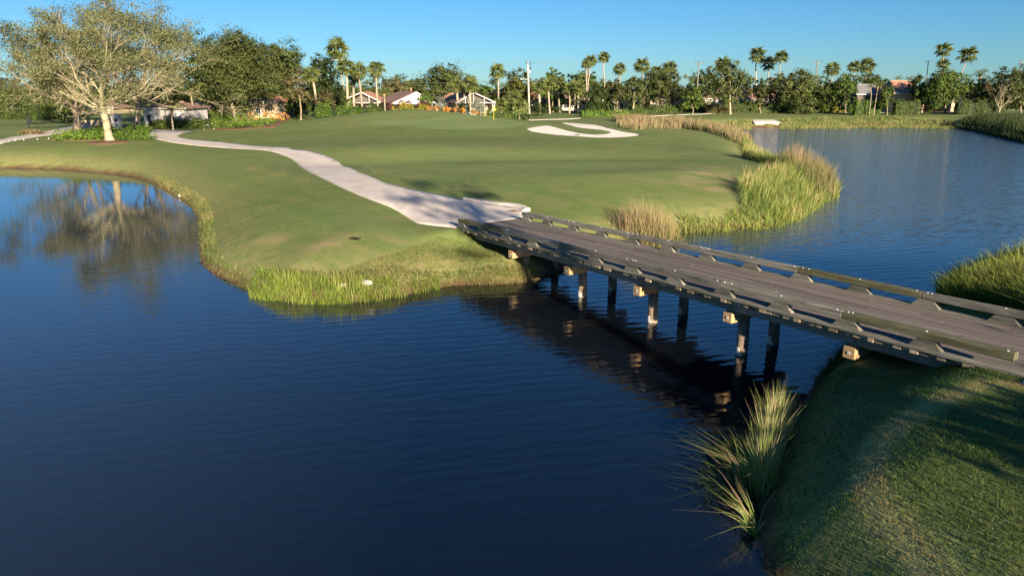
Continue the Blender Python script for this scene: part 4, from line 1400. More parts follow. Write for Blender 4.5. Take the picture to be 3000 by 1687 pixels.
for lb, a, b, c, d_ in (('square-cut bright hedge, leftmost of the row beyond the bunker', 1704, 1733, 327, 344), ('long bright clipped hedge beyond the bunker', 1735, 1822, 326, 343), ('narrow bright clipped block between two hedges', 1824, 1838, 324, 341),
                        ('long clipped hedge in front of the garage house', 1843, 1981, 322, 338)):
    hedge(lb, a, b, c, d_, 'bright_leaf' if a < 1840 else 'green_leaf', group=GH)
hedge('low hedge along the wall of the garage house', 1850, 2080, 310, 320, 'green_leaf', D=176, group=GH)
hedge('long low hedge in front of the grey house', 2076, 2202, 307, 320, 'green_leaf', D=172, group=GH)
hedge('low hedge behind the three very tall palms', 2195, 2335, 308, 320, 'green_leaf', D=173, group=GH)
hedge('smooth green hedge below the three very tall palms', 2200, 2256, 313, 330, 'green_leaf', group=GH)
hedge('dark clipped hedge right of the smooth one', 2254, 2308, 314, 331, 'green_leaf', group=GH)
hedge('yellow-flowered hedge at the foot of a palm', 2404, 2481, 317, 330, 'yellow_leaf', group=GH)
hedge('large box-cut hedge below the pair of palms', 2478, 2560, 312, 330, 'bright_leaf', group=GH, dpt=3)
hedge('upper box-cut hedge behind the pair of palms', 2503, 2578, 297, 312, 'bright_leaf', D=160, group=GH)
hedge('hedge in front of the red roofed house', 2620, 2690, 298, 313, 'green_leaf', D=160, group=GH)
hedge('hedge running right behind the white marker sign', 2800, 2940, 300, 316, 'green_leaf', D=160, group=GH, wobble=.3)
bush('orange-flowered bush behind the upper box-cut hedge', 2530, 2562, 291, 306, 'orange_leaf', D=163)
bush('dark maroon shrubs at the left of the mounded bed', 2696, 2740, 308, 327, 'maroon_leaf', dpt=4)
bush('dark green shrub mound below the twin palms', 2728, 2816, 304, 327, 'dark_leaf', dpt=4, name='shrub_row', cat='shrubs')
rg_, rr_ = rgs()
k_ = 0
for x in range(2084, 2196, 12):
    D_ = hit(x, 333 - (x - 2084) * .035).y
    X = atx(x, D_, 330); n = 260
    P_ = np.stack([X + rg_.normal(size=n) * .38, D_ + rg_.normal(size=n) * .38, np.full(n, tz(X, D_))], -1)
    V, F, tt = blades(P_, rg_.uniform(1.1, 2.0, n), np.full(n, .09), rg_, .5)
    V -= np.array([X, D_, tz(X, D_)])
    o = link('grass_tuft', mesh_np('grass_tuft', V, F, M['reed_dry'], False, dict(tone=('FACE', tt * .6))), None, (X, D_, tz(X, D_)))
    nth = ('first', 'second', 'third', 'fourth', 'fifth', 'sixth', 'seventh', 'eighth', 'ninth', 'last')[k_]; k_ += 1
    tag(o, 'tan ornamental grass tuft, %s from the left in the row beyond the inlet' % nth if nth != 'last' else 'tan ornamental grass tuft touching the smooth green hedge', 'grass tuft', 'row of ornamental grass tufts')
D_ = hit(95, 394).y; X = atx(95, D_, 394); n = 900
P_ = np.stack([X + rg_.normal(size=n) * .7, D_ + rg_.normal(size=n) * .35, np.full(n, tz(X, D_))], -1)
V, F, tt = blades(P_, rg_.uniform(.3, .8, n), np.full(n, .06), rg_, .6)
V -= np.array([X, D_, tz(X, D_)])
o = link('grass_tuft', mesh_np('grass_tuft', V, F, M['reed_dry'], False, dict(tone=('FACE', tt))), None, (X, D_, tz(X, D_)))
tag(o, 'low russet grass clump around the foot of the hanging sign', 'grass tuft')

# ------------------------------------------------------------------ reeds
blade_bed('reed_fringe', 'bright green reeds standing in the shallows of the left bank', 'reeds', zonepoly([(722, 838), (760, 812), (820, 830), (950, 838), (1060, 850), (1060, 885), (930, 896), (800, 890), (740, 868)]), 5200, .22, .66, .018, 'reed_green', .22, clumpy=.8, sdlim=(-.45, .8))
blade_bed('reed_fringe', 'thinner green reeds in front of the pale rocks', 'reeds', zonepoly([(1040, 845), (1180, 832), (1290, 815), (1290, 850), (1180, 872), (1050, 885)]), 2300, .18, .55, .018, 'reed_green', .25, clumpy=.9, sdlim=(-.4, .8))
blade_bed('straw_grass', 'trampled straw coloured grass along the front bank', 'grass', zonepoly([(690, 815), (900, 830), (1200, 815), (1420, 800), (1560, 795), (1590, 820), (1350, 842), (1150, 868), (950, 892), (790, 890), (700, 842)]), 9000, .10, .30, .02, 'straw_blade', .8, sdlim=(-.15, 1.2))
blade_bed('bank_grass', 'shaggy unmown grass on the slope left of the bridge', 'grass', [tuple(hit(x, y)[:2]) for x, y in ((1000, 800), (1150, 745), (1290, 695), (1345, 690), (1400, 725), (1480, 765), (1575, 810), (1400, 828), (1200, 845), (1020, 862))], 15000, .05, .15, .013, 'straw_blade', .8, sdlim=(0, 9), tonebias=-.15)
blade_bed('bank_grass', 'ragged grass lip along the left pond shore', 'grass', zonepoly([(450, 520), (600, 560), (640, 700), (640, 760), (740, 820), (700, 850), (600, 800), (570, 740), (570, 640), (520, 590)]), 9000, .08, .25, .022, 'straw_blade', .7, sdlim=(-.05, .75), tonebias=-.1)
tip_poly = zonepoly([(1975, 690), (1990, 655), (2100, 655), (2170, 640), (2130, 560), (2170, 500), (2185, 460), (2170, 430), (2230, 430), (2260, 490), (2350, 520), (2450, 540), (2470, 580), (2400, 610), (2350, 640), (2250, 680), (2100, 690)])
blade_bed('reed_bed', 'dense green and yellow reed bed around the point across the bridge', 'reeds', tip_poly, 26000, .6, 1.4, .030, 'reed_mixed', .22, sdlim=(-.5, 3.6), clumpy=.1, wind=(.05, 0), hz=lambda x, y: .38 + .7 * sstep(38, 44, y))
blade_bed('reed_fringe', 'low bright green reed fringe skirting the point', 'reeds', tip_poly, 12000, .35, .8, .03, 'reed_green', .25, sdlim=(-.7, 1.0))
blade_bed('tall_reeds', 'tall pinkish dry reed heads at the outer end of the point', 'reeds', zonepoly([(2290, 490), (2440, 540), (2450, 570), (2400, 590), (2330, 560), (2280, 520)]), 1500, 1.6, 2.5, .03, 'reed_dry', .12)
blade_bed('reed_bed', 'tan dry reeds filling the narrow inlet beyond the bunker', 'reeds', zonepoly([(1790, 378), (1900, 372), (1960, 380), (2050, 380), (2190, 400), (2210, 436), (2160, 440), (2080, 420), (1960, 402), (1880, 392), (1820, 386)]), 9500, .8, 1.75, .07, 'reed_dry', .18, clumpy=.4)
blade_bed('reed_bed', 'straw coloured tall grass right of the sand bunker', 'reeds', [tuple(hit(x, y)[:2]) for x, y in ((1800, 368), (1850, 360), (1960, 362), (2060, 364), (2060, 380), (1900, 378), (1850, 384))], 4200, .5, 1.5, .07, 'reed_dry', .2, clumpy=.7, tonebias=.15)
blade_bed('reed_fringe', 'mixed dry and green fringe along the far shore', 'reeds', zonepoly([(2060, 372), (2200, 368), (2206, 376), (2060, 381)]) , 2600, .25, .8, .08, 'reed_mixed', .25, tonebias=.2)
blade_bed('reed_fringe', 'mixed reed fringe right of the concrete culvert', 'reeds', zonepoly([(2284, 367), (2400, 364), (2600, 362), (2790, 366), (2810, 374), (2600, 372), (2400, 374), (2284, 376.5)]), 9000, .25, .85, .08, 'reed_mixed', .25, clumpy=.3)
blade_bed('reed_bed', 'dark green reed bank running in from the right edge of the lake', 'reeds', zonepoly([(2795, 371), (2850, 366), (3000, 366), (3150, 370), (3150, 430), (3000, 415), (2907, 394), (2847, 380)]), 15000, .7, 1.5, .08, 'reed_dark', .15, tonebias=.1)
blade_bed('reed_bed', 'sunlit green reeds behind the right part of the bridge', 'reeds', zonepoly([(2740, 890), (2790, 862), (2900, 858), (3000, 854), (3150, 850), (3150, 960), (2980, 950), (2830, 930), (2740, 905)]), 12000, .7, 1.35, .022, 'reed_green', .2, clumpy=.1, wind=(-.05, 0))
blade_bed('reed_bed', 'deep green reeds crowding the bank against the far rail at the right', 'reeds', [tuple(hit(x, y)[:2]) for x, y in ((2745, 893), (2800, 866), (2900, 852), (3080, 836), (3120, 975), (2990, 930), (2880, 912))], 17000, .35, .95, .02, 'reed_green', .25, clumpy=.1, wind=(-.05, 0), tonebias=-.1)
blade_bed('reed_bed', 'dark matted reeds at the abutment under the near bridge end', 'reeds', zonepoly([(2400, 1080), (2470, 1052), (2560, 1060), (2560, 1110), (2450, 1130), (2385, 1130)]), 1500, .15, .4, .012, 'reed_dark', .8)
# foreground clumps
def reed_clump(label, zones, mat='reed_green', wid=.012):
    rg, rr_ = rgs()
    VV, FF, TT = [], [], []; off = 0
    for (x, y, sx_, sy_, n, h0, h1, ln, wx_, wy_) in zones:
        p0 = G(x, y, 0)
        P_ = np.stack([p0[0] + rg.normal(size=n) * sx_, p0[1] + rg.normal(size=n) * sy_, np.full(n, -.1)], -1)
        rr2 = ((P_[:, 0] - p0[0]) / (sx_ * 1.8)) ** 2 + ((P_[:, 1] - p0[1]) / (sy_ * 1.8)) ** 2
        V, F, tt = blades(P_, rg.uniform(h0, h1, n) * np.clip(1.12 - .28 * rr2, .45, 1.12), np.full(n, wid), rg, ln, (wx_, wy_), rg.uniform(.1, .8, n))
        VV.append(V); FF.append(F + off); TT.append(tt); off += len(V)
    V = np.concatenate(VV); F = np.concatenate(FF); T = np.concatenate(TT)
    c0 = np.array([V[:, 0].mean(), V[:, 1].mean(), 0])
    o = link('reed_clump', mesh_np('reed_clump', V - c0, F, M[mat], False, dict(tone=('FACE', T))), None, tuple(c0))
    return tag(o, label, 'reeds')


reed_clump('tall russet dry reed clump beside the far rail of the bridge', [(1880, 712, .75, .75, 1500, 1.2, 2.5, .14, -.04, 0), (1850, 700, .9, 1.0, 700, .8, 2.0, .22, -.06, 0), (1925, 700, .5, .6, 500, .8, 1.7, .25, .1, 0)], 'reed_dry', .02)
reed_clump('tall sunlit reed clump in the water at the foot of the near lawn', [(2228, 1440, .10, .16, 640, .7, 1.5, .13, .02, .05), (2240, 1385, .13, .18, 760, .8, 1.7, .10, .03, .05), (2258, 1330, .13, .2, 720, .8, 1.7, .09, .04, .05), (2275, 1275, .12, .2, 560, .7, 1.5, .10, .06, .05), (2205, 1420, .2, .22, 220, .6, 1.3, .35, -.25, 0)], 'reed_near')
reed_clump('flattened dark reeds sinking into the water left of the tall clump', [(2170, 1340, .35, .4, 700, .3, .8, .7, -.45, .05), (2170, 1440, .35, .35, 420, .25, .7, .8, -.45, 0)], 'reed_dark')
reed_clump('small low reed tuft nearest the camera at the lawn edge', [(2215, 1560, .06, .06, 90, .5, .95, .38, -.35, .12)], 'reed_near')
# blades on the mown peninsula nearest the bridge
blade_bed('lawn_grass', 'short mown grass blades on the peninsula left of the bridge', 'grass', [tuple(hit(x, y)[:2]) for x, y in ((600, 560), (760, 480), (900, 520), (1050, 585), (1200, 655), (1320, 670), (1280, 720), (1150, 790), (1000, 850), (800, 840), (640, 760), (610, 680))],
          90000, .02, .05, .016, 'turf_blade', .9, sdlim=(.5, 40), tonebias=.12)
blade_bed('lawn_grass', 'short mown grass blades between the cart path and the far rail', 'grass', [tuple(hit(x, y)[:2]) for x, y in ((1120, 525), (1350, 560), (1540, 600), (1700, 640), (1900, 660), (1990, 620), (1900, 540), (1600, 500), (1300, 480), (1050, 480))],
          60000, .02, .05, .018, 'turf_blade', .9, sdlim=(.5, 40), tonebias=.12)
# close mown grass of the near lawn
NL = [tuple(p_) for p_ in (G(2200, 1700, 1.2)[:2], (2.5, 5.6), (10.5, 5.6), (15.5, 12.5), (12.2, 13.0), G(2600, 1075, 1.5)[:2], G(2390, 1130, .3)[:2], G(2330, 1250, .3)[:2], G(2240, 1480, .3)[:2])]
blade_bed('lawn_grass', 'rough blades of grass covering the near lawn and its bank', 'grass', NL, 150000, .035, .085, .008, 'turf_blade', .8, sdlim=(-.05, 40), tonebias=-.32, tonef=lambda x, y: .8 * lit_band_at(x, y))
# ------------------------------------------------------------------ houses
def bar(mb, a, b, w):
    a = Vector(a); b = Vector(b); d = (b - a).normalized()
    s1 = d.cross(Vector((0, 1, 0)))
    if s1.length < .1: s1 = Vector((1, 0, 0))
    s1.normalize(); s2 = d.cross(s1)
    P = []
    for q in (a, b):
        for i, j in ((-1, -1), (1, -1), (1, 1), (-1, 1)):
            P.append(tuple(q + s1 * w * .5 * i + s2 * w * .5 * j))
    mb.poly(P, [(0, 1, 2, 3), (7, 6, 5, 4), (0, 4, 5, 1), (1, 5, 6, 2), (2, 6, 7, 3), (3, 7, 4, 0)])


def window(t, x0, x1, z0, z1, y, mull=1):
    f = MB()
    w = .07
    f.box(x0, x1, y - .05, y, z0, z0 + w); f.box(x0, x1, y - .05, y, z1 - w, z1)
    for i in range(mull + 2):
        xa = x0 + (x1 - x0 - w) * i / (mull + 1)
        f.box(xa, xa + w, y - .052, y - .002, z0 + w, z1 - w)
    o = f.build('window', M['white_paint'], t)
    MB().box(x0 + .01, x1 - .01, y - .02, y + .02, z0 + .01, z1 - .01).build('pane', M['glass'], o)


def hip_house(label, x0, x1, yb, ye, yr, D, dep=9, wall='cream_wall', roof='roof_red', wins=(), ridge=.45, rz=0.0, over=.5, gable=False, group='tile-roofed houses beyond the course'):
    xm = (x0 + x1) / 2
    X = atx(xm, D, ye); bz = tz(X, D)
    w = (atx(x1, D, ye) - atx(x0, D, ye)) / 2
    he = ztop(xm, ye, D) - bz; hr = max(he + .8, ztop(xm, yr, D + dep * .4) - bz)
    t = empty('house', (X, D, bz), label, 'house', group, rz)
    MB().box(-w, w, 0, dep, -.5, he).build('wall', M[wall], t)
    W, y0, y1 = w + over, -over, dep + over
    r = w * ridge if not gable else W
    ym = dep / 2
    zb = he - .02
    mb = MB()
    mb.poly([(-W, y0, zb), (W, y0, zb), (W, y1, zb), (-W, y1, zb), (-r, ym, hr), (r, ym, hr), (-W, y0, zb + .18), (W, y0, zb + .18), (W, y1, zb + .18), (-W, y1, zb + .18)],
            [(0, 3, 2, 1), (0, 1, 7, 6), (1, 2, 8, 7), (2, 3, 9, 8), (3, 0, 6, 9), (6, 7, 5, 4), (7, 8, 5), (8, 9, 4, 5), (9, 6, 4)])
    rf = mb.build('roof', M[roof], t)
    c = MB(); bar(c, (-r, ym, hr + .05), (r, ym, hr + .05), .22)
    c.build('ridge_cap', M[roof], rf)
    f = MB().box(-W, W, y0 - .03, y0 - .003, zb - .02, zb + .17)
    f.build('fascia', M['white_paint'], t)
    for (a, b, zl, zh, m_) in wins:
        window(t, a * w, b * w, zl, zh, -.003, m_)
    return t


def gable_house(label, L, A, Rr, D, dep=10, rz=0.0, front='screen', roof='roof_red', posts=(), rail=True, wall='cream_wall', band=None):
    """L, A, Rr: pixels of left eave, apex and right eave of the front gable"""
    X = atx(A[0], D, A[1]); bz = tz(X, D)
    cz = math.cos(rz)
    P = [((atx(x, D, y) - X) / cz, ztop(x, y, D) - bz) for x, y in (L, A, Rr)]
    t = empty('house', (X, D, bz), label, 'house', 'tile-roofed houses beyond the course', rz)
    (xl, zl), (xa, za), (xr, zr) = P
    mb = MB()
    for (xe, zee) in ((xl, zl), (xr, zr)):
        s_ = 1 if xe > xa else -1
        q = [(xe, -.25, zee), (xa, -.25, za), (xa, dep, za), (xe, dep, zee)]
        q2 = [(a, b, c + .18) for a, b, c in q]
        b0 = len(mb.v)
        mb.poly(q + q2, [(0, 1, 2, 3), (7, 6, 5, 4), (0, 4, 5, 1), (3, 2, 6, 7), (0, 3, 7, 4)])
    mb.build('roof', M[roof], t)
    inx = .35
    prof = [(xl + inx, -.6), (xr - inx, -.6), (xr - inx, zr - .08 + .02), (xa, za - .06), (xl + inx, zl - .08 + .02)]
    # side and back walls, then the front: closed wall or open screened lanai
    MB().box(xl + inx, xl + inx + .2, .3, dep - .3, -.6, zl - .02).box(xr - inx - .2, xr - inx, .3, dep - .3, -.6, zr - .02).build('wall', M[wall], t)
    if front == 'screen':
        MB().prism(prof, 2.6, 2.8).build('wall', M[wall], t)
        window(t, xa - 1.6, xa + .2, .5, 2.3, 2.59, 1); window(t, xa + 1.2, xa + 3.2, .2, 2.3, 2.59, 1)
        fr = MB(); wd = .13
        bar(fr, (xl, -.3, zl + .02), (xa, -.3, za + .02), wd * 1.4); bar(fr, (xa, -.3, za + .02), (xr, -.3, zr + .02), wd * 1.4)
        zmid = min(zl, zr) + (.05 if rail else 0)
        bar(fr, (xl + inx, -.1, zmid), (xr - .05, -.1, zmid), wd)
        bar(fr, (xl + inx, -.1, 1.0), (xr - .05, -.1, 1.0), wd * .7)
        for f_ in posts:
            xx = xl + (xr - xl) * f_
            zz = zl + (za - zl) * (xx - xl) / (xa - xl) if xx < xa else za + (zr - za) * (xx - xa) / (xr - xa)
            bar(fr, (xx, -.1, -.3), (xx, -.1, zz), wd)
        bar(fr, (xr - .1, -.1, zmid - .1), (xr - (xr - xl) * .16, -.1, .3), wd * .7)
        fr.build('screen_frame', M['white_paint'], t)
        # sloping insect screen panels close the gable top
        MB().prism([(xl + inx + .1, zmid), (xr - inx, zmid), (xa, za - .15)], .55, .57).build('screen_panel', M['screen'], t)
    else:
        MB().prism(prof, 0, .25).build('wall', M[front], t)
        fr = MB()
        bar(fr, (xl, -.3, zl + .02), (xa, -.3, za + .02), .2); bar(fr, (xa, -.3, za + .02), (xr, -.3, zr + .02), .2)
        fr.build('fascia', M['white_paint'], t)
        z1_ = min(zl, zr)
        MB().prism([(xa + .2, -.3), (xr - 1.0, -.3), (xr - 1.0, z1_ + .1), (xa + 2.4, z1_ + .75), (xa + .2, z1_ + .2)], -.02, -.005).build('screen_panel', M['screen'], t)
    return t


gable_house('screened gable house behind the light green hedge', (1016, 290), (1060, 272), (1122, 303), 146, rz=0.0, posts=(0.02, .22, .42, .62, .98))
gable_house('white gabled house with brown tile roof at the crest of the green', (1150, 305), (1219, 271), (1286, 313), 140, rz=R(24), front='white_wall', roof='roof_brown', dep=13)
gable_house('screened gable house with brown roof behind the silvery shrub', (1335, 303), (1387, 272), (1450, 302), 140, rz=R(20), roof='roof_brown', posts=(0.02, .25, .45, .72, .98), dep=12)
hip_house('orange roofed house glimpsed behind the first screened house', 1148, 1206, 312, 288, 270, 176, 10, 'cream_wall', 'roof_red')
hip_house('cream house with small roof between the two gables', 1296, 1345, 312, 292, 275, 168, 9, 'cream_wall', 'roof_red')
hip_house('white house wall half hidden by the oaks at the left', 418, 540, 360, 319, 300, 108, 8, 'white_wall', 'roof_brown', wins=((-.86, -.66, .1, 2.0, 0),))
hip_house('cream house behind the slender oak', 556, 668, 345, 306, 284, 136, 10, 'cream_wall', 'roof_brown', wins=((.1, .34, .8, 2.1, 1), (.6, .85, .8, 2.1, 1)))
hip_house('cream house with red roof behind the dense oaks', 694, 812, 342, 300, 277, 140, 10, 'cream_wall', 'roof_red', wins=((-.9, -.5, .2, 2.2, 2), (-.1, .15, .8, 2.0, 1)))
hip_house('small pale house far behind the grey oaks', 225, 330, 345, 318, 300, 165, 9, 'cream_wall', 'roof_brown')
hip_house('pale house glimpsed between the concrete pole and jacketed palms', 1535, 1600, 318, 296, 272, 196, 9, 'cream_wall', 'roof_red')
hip_house('shaded brown-roofed house behind the jacketed palms', 1635, 1722, 322, 301, 276, 190, 9, 'grey_wall', 'roof_brown', wins=((-.6, -.3, .6, 2.1, 1), (.1, .5, .6, 2.1, 2)))
hip_house('orange-lit house behind the pale forked tree', 1800, 1898, 320, 300, 280, 184, 9, 'cream_wall', 'roof_brown', wins=((-.7, -.45, .4, 2.1, 0), (-.1, .1, .1, 2.2, 0), (.4, .55, .6, 2.0, 0)))
hip_house('cream garage house with plain lit wall behind the palms', 1905, 2004, 318, 293, 280, 182, 9, 'cream_wall', 'roof_red', wins=((-.8, -.6, .6, 2.0, 1),))
hip_house('long grey-walled house behind the open-crowned oak', 2062, 2172, 318, 290, 258, 184, 10, 'grey_wall', 'roof_brown', wins=((.66, .80, .7, 2.2, 1),), ridge=.6)
hip_house('dark screened house behind the three very tall palms', 2176, 2292, 318, 294, 262, 186, 9, 'grey_wall', 'roof_brown', wins=((-.8, -.2, .3, 2.4, 4), (.1, .6, .3, 2.4, 3)))
hip_house('large cream house with a high red-brown hipped roof at the right', 2622, 2712, 308, 275, 238, 172, 12, 'cream_wall', 'roof_red', wins=((-.75, -.35, .1, 2.3, 2), (-.2, .1, .2, 2.2, 1)), ridge=.55, over=.7)
hip_house('grey roofed house with dark screened enclosure left of the red roof', 2512, 2606, 308, 278, 248, 180, 10, 'screen', 'roof_grey', wins=((-.8, .1, .3, 2.6, 5), (.2, .9, .3, 2.6, 4)), ridge=.5)
hip_house('cream house hidden behind the leaning palm', 2792, 2862, 310, 282, 262, 182, 9, 'cream_wall', 'roof_red')

# small white entrance pier with a plaque, beside the far path
Dp = 104; Xp = atx(341, Dp, 350); bz = tz(Xp, Dp)
t = empty('entrance_pier', (Xp, Dp, bz), 'white rendered pier with a dark plaque under the oaks', 'pier')
MB().box(-.62, .62, -.3, .3, -.3, 1.95).build('shaft', M['white_wall'], t)
MB().box(-.74, .74, -.42, .42, 1.95, 2.12).build('cap', M['white_paint'], t)
MB().box(-.1, .28, -.33, -.302, 1.05, 1.45).build('plaque', M['black'], t)
Dp = 112; Xp = atx(274, Dp, 340); bz = tz(Xp, Dp)
tag(MB().box(-3.2, 3.2, -.15, .15, -.3, .75).box(-3.3, 3.3, -.2, .2, .75, .85).build('garden_wall', M['cream_wall'], None, loc=(Xp, Dp, bz)), 'low cream garden wall behind the big oak', 'wall')

# concrete culvert head
p0 = G(2244, 373.5, 0); w = (atx(2283, p0[1], 373) - atx(2206, p0[1], 373)) / 2
t = empty('culvert', (p0[0], p0[1], 0), 'pale concrete culvert head with a round dark opening on the far shore', 'culvert')
mb = MB()
n = 16; ro = .46; zc = .34
pts_ = [(ro * 1.15 * math.cos(math.pi * 2 * i / n), zc + ro * math.sin(math.pi * 2 * i / n)) for i in range(n)]
sq = []
for x, z in pts_:
    m_ = max(abs(x) / (w - .3), abs(z - zc) / .8); k = 1 / m_
    sq.append((x * k, min(.95, max(-.5, zc + (z - zc) * k))))
V_ = [(x, -.3, z) for x, z in sq] + [(x, -.3, z) for x, z in pts_] + [(x, 1.2, z) for x, z in pts_]
F_ = [(i, (i + 1) % n, n + (i + 1) % n, n + i) for i in range(n)] + [(n + i, n + (i + 1) % n, 2 * n + (i + 1) % n, 2 * n + i) for i in range(n)]
mb.poly(V_, F_)
mb.box(-w + .28, w - .28, -.28, 1.1, -.8, -.25).build('head_wall', M['concrete_old'], t)
MB().poly([(x * .999, .0, z) for x, z in pts_], [tuple(range(n))]).build('opening_shade', M['black'], t)  # black disc painted in for the shade inside the pipe
MB().prism([(-w + .3, .75), (w - .3, .75), (w, .92), (w, 1.0), (w - .9, 1.18), (-w + .9, 1.18), (-w, 1.0), (-w, .92)], -.5, -.32).build('parapet', M['concrete_old'], t)
MB().poly([(-w, -.315, 1.0), (w, -.315, 1.0), (w - .5, 2.0, 1.42), (-w + .5, 2.0, 1.42), (-w, -.315, .8), (w, -.315, .8), (w - .5, 2.0, .9), (-w + .5, 2.0, .9)],
          [(0, 1, 2, 3), (7, 6, 5, 4), (0, 4, 5, 1), (1, 5, 6, 2), (2, 6, 7, 3), (3, 7, 4, 0)]).build('top_slab', M['concrete_old'], t)
for s_ in (-1, 1):
    MB().poly([(s_ * (w - .3), -.3, -.5), (s_ * (w - .3), -.3, .8), (s_ * (w + .5), 1.4, .7), (s_ * (w + .5), 1.4, -.5), (s_ * (w - .6), -.1, -.5), (s_ * (w - .6), -.1, .8), (s_ * (w + .2), 1.5, .7), (s_ * (w + .2), 1.5, -.5)],
              [(0, 1, 2, 3), (7, 6, 5, 4), (1, 5, 6, 2), (0, 4, 5, 1), (3, 2, 6, 7)]).build('wing_wall', M['concrete_old'], t)

# ------------------------------------------------------------------ utility poles and wires
POLES = []


def pole(label, xb, yb, xt, yt, kind='wood', D=None, arms=True):
    if D is None: D = hit(xb, yb).y
    X = atx(xb, D, yb); bz = tz(X, D)
    tx = atx(xt, D, yt) - X; h = ztop(xt, yt, D) - bz
    t = empty('utility_pole', (X, D, bz), label, 'utility pole', 'utility poles along the far path')
    r = .19 if kind == 'concrete' else .15
    pl = MB().tube([(0, 0, -.5), (tx * .5, 0, h * .5), (tx, 0, h - .1)], [r * 1.25, r * 1.05, r * .75], 10)
    pl.build('shaft', M['concrete_old' if kind == 'concrete' else 'pole_wood'], t, smooth=True)
    top = Vector((tx, 0, h))
    if arms:
        a = .95 if kind != 'concrete' else .6
        mb = MB().box(-a, a, -.06, .06, -.06, .06)
        mb.build('crossarm', M['pole_wood' if kind != 'concrete' else 'dark_metal'], t, loc=top + Vector((.1, -.12, -.45)))
        ins = None
        for q in (-a * .92, -.12, a * .92):
            m_ = MB().tube([(0, 0, 0), (0, 0, .18), (0, 0, .22), (0, 0, .44)], [.03, .03, .07, .05], 6)
            if ins is None: ins = m_.build('insulator', M['dark_metal'], t, loc=top + Vector((.1 + q, -.12, -.39)))
            else: copyof(ins, top + Vector((.1 + q, -.12, -.39)), parent=t)
        b = MB(); bar(b, (tx, -.12, h - 1.05), (tx + a * .6, -.12, h - .5), .05); bar(b, (tx, -.12, h - 1.05), (tx - a * .5, -.12, h - .5), .05)
        b.build('brace', M['pole_wood' if kind != 'concrete' else 'dark_metal'], t)
    POLES.append(Vector((X, D, bz)) + top)
    return t, top, h


t, top, h = pole('white concrete utility pole with a street light arm and transformers', 1551, 334, 1546, 180, 'concrete')
MB().tube([(0, 0, 0), (0, 0, .7)], .22, 10).build('transformer', M['steel'], t, loc=top + Vector((.42, -.1, -2.6)))
MB().tube([(0, 0, 0), (0, 0, .6)], .15, 8).build('transformer', M['dark_metal'], t, loc=top + Vector((.62, .2, -1.9)))
b = MB(); bar(b, (top.x, 0, h - 1.3), (top.x + 1.5, 0, h - .15), .07); bar(b, (top.x, 0, h - 1.8), (top.x + .9, 0, h - .8), .05); b.build('bracket', M['dark_metal'], t)
b = MB(); bar(b, (top.x, 0, h - 3.95), (top.x - 1.1, 0, h - 3.85), .06); b.box(top.x - 1.65, top.x - 1.05, -.09, .09, h - 3.93, h - 3.82)
b.build('lamp_arm', M['steel'], t)
pole('leaning mossy wooden pole between the palms', 1718, 330, 1721, 186)
pole('bare wooden utility pole in front of the glossy round tree', 2040, 329, 2047, 180)
pole('utility pole top rising above the wide dark tree', 2387, 318, 2394, 178, D=176)
pole('leaning utility pole in front of the red roofed house', 2707, 313, 2720, 178)
pole('leaning pale utility pole near the right edge', 2972, 316, 2992, 178)
t, top, h = pole('short wooden utility pole with a wide white crossarm among the left palms', 973, 330, 967, 180, D=150, arms=False)
MB().box(-4.2, 1.7, -.05, .05, -.05, .05).build('crossarm', M['white_paint'], t, loc=top + Vector((.9, -.1, .25)), rot=(0, R(-1.2), 0))
LP_ = POLES[-1]
order = [POLES[6], POLES[0], POLES[1], POLES[2], POLES[3], POLES[4], POLES[5], POLES[5] + Vector((60, -6, .5))]


def wire(label, P, sag, r=.022):
    mb = MB()
    for a, b in zip(P[:-1], P[1:]):
        Q = [a.lerp(b, i / 12) - Vector((0, 0, sag * 4 * (i / 12) * (1 - i / 12))) for i in range(13)]
        mb.tube(Q, r, 4, caps=False)
    tag(mb.build('power_line', M['wire'], None), label, 'power line', 'power lines strung between the poles')


wire('topmost power line strung across the tree line', [p_ + Vector((0, -.1, -.02)) for p_ in order], .35, .013)
wire('middle power line strung across the tree line', [p_ + Vector((0, -.2, -4.0)) for p_ in order], .5, .017)
wire('lowest power line strung across the tree line', [p_ + Vector((0, -.2, -6.4)) for p_ in order], .6, .017)
# ------------------------------------------------------------------ small things
f0 = hit(1447, 353)
t = empty('golf_flag', f0, 'yellow flagstick with a small triangular yellow flag on the green', 'flag')
MB().tube([(0, 0, -.1), (-.06, 0, ztop(1445, 313, f0.y) - f0.z)], .022, 8).build('flagstick', M['yellow_flag'], t)
zt_ = ztop(1445, 313, f0.y) - f0.z
MB().poly([(-.05, -.01, zt_ - .02), (.34, .06, zt_ - .36), (.30, -.05, zt_ - .52), (-.05, -.01, zt_ - .50), (-.05, .01, zt_ - .02), (.34, .08, zt_ - .36), (.30, -.03, zt_ - .52), (-.05, .01, zt_ - .50)],
          [(0, 1, 2, 3), (7, 6, 5, 4), (0, 4, 5, 1), (1, 5, 6, 2), (2, 6, 7, 3)]).build('flag', M['yellow_flag'], t)
# rake lying in the bunker
r0 = hit(1690, 396); r0.z += -.02
t = empty('bunker_rake', r0, 'bunker rake lying on the sand with its head towards the lawn', 'rake')
mb = MB().box(-.36, .36, -.03, .03, .0, .05)
for i in range(12): mb.box(-.34 + i * .06, -.33 + i * .06, -.02, .0, -.06, 0)
mb.build('rake_head', M['black'], t)
MB().tube([(0, 0, .03), (.25, .9, .06), (.42, 1.75, .16)], .018, 6).build('handle', M['dark_metal'], t)


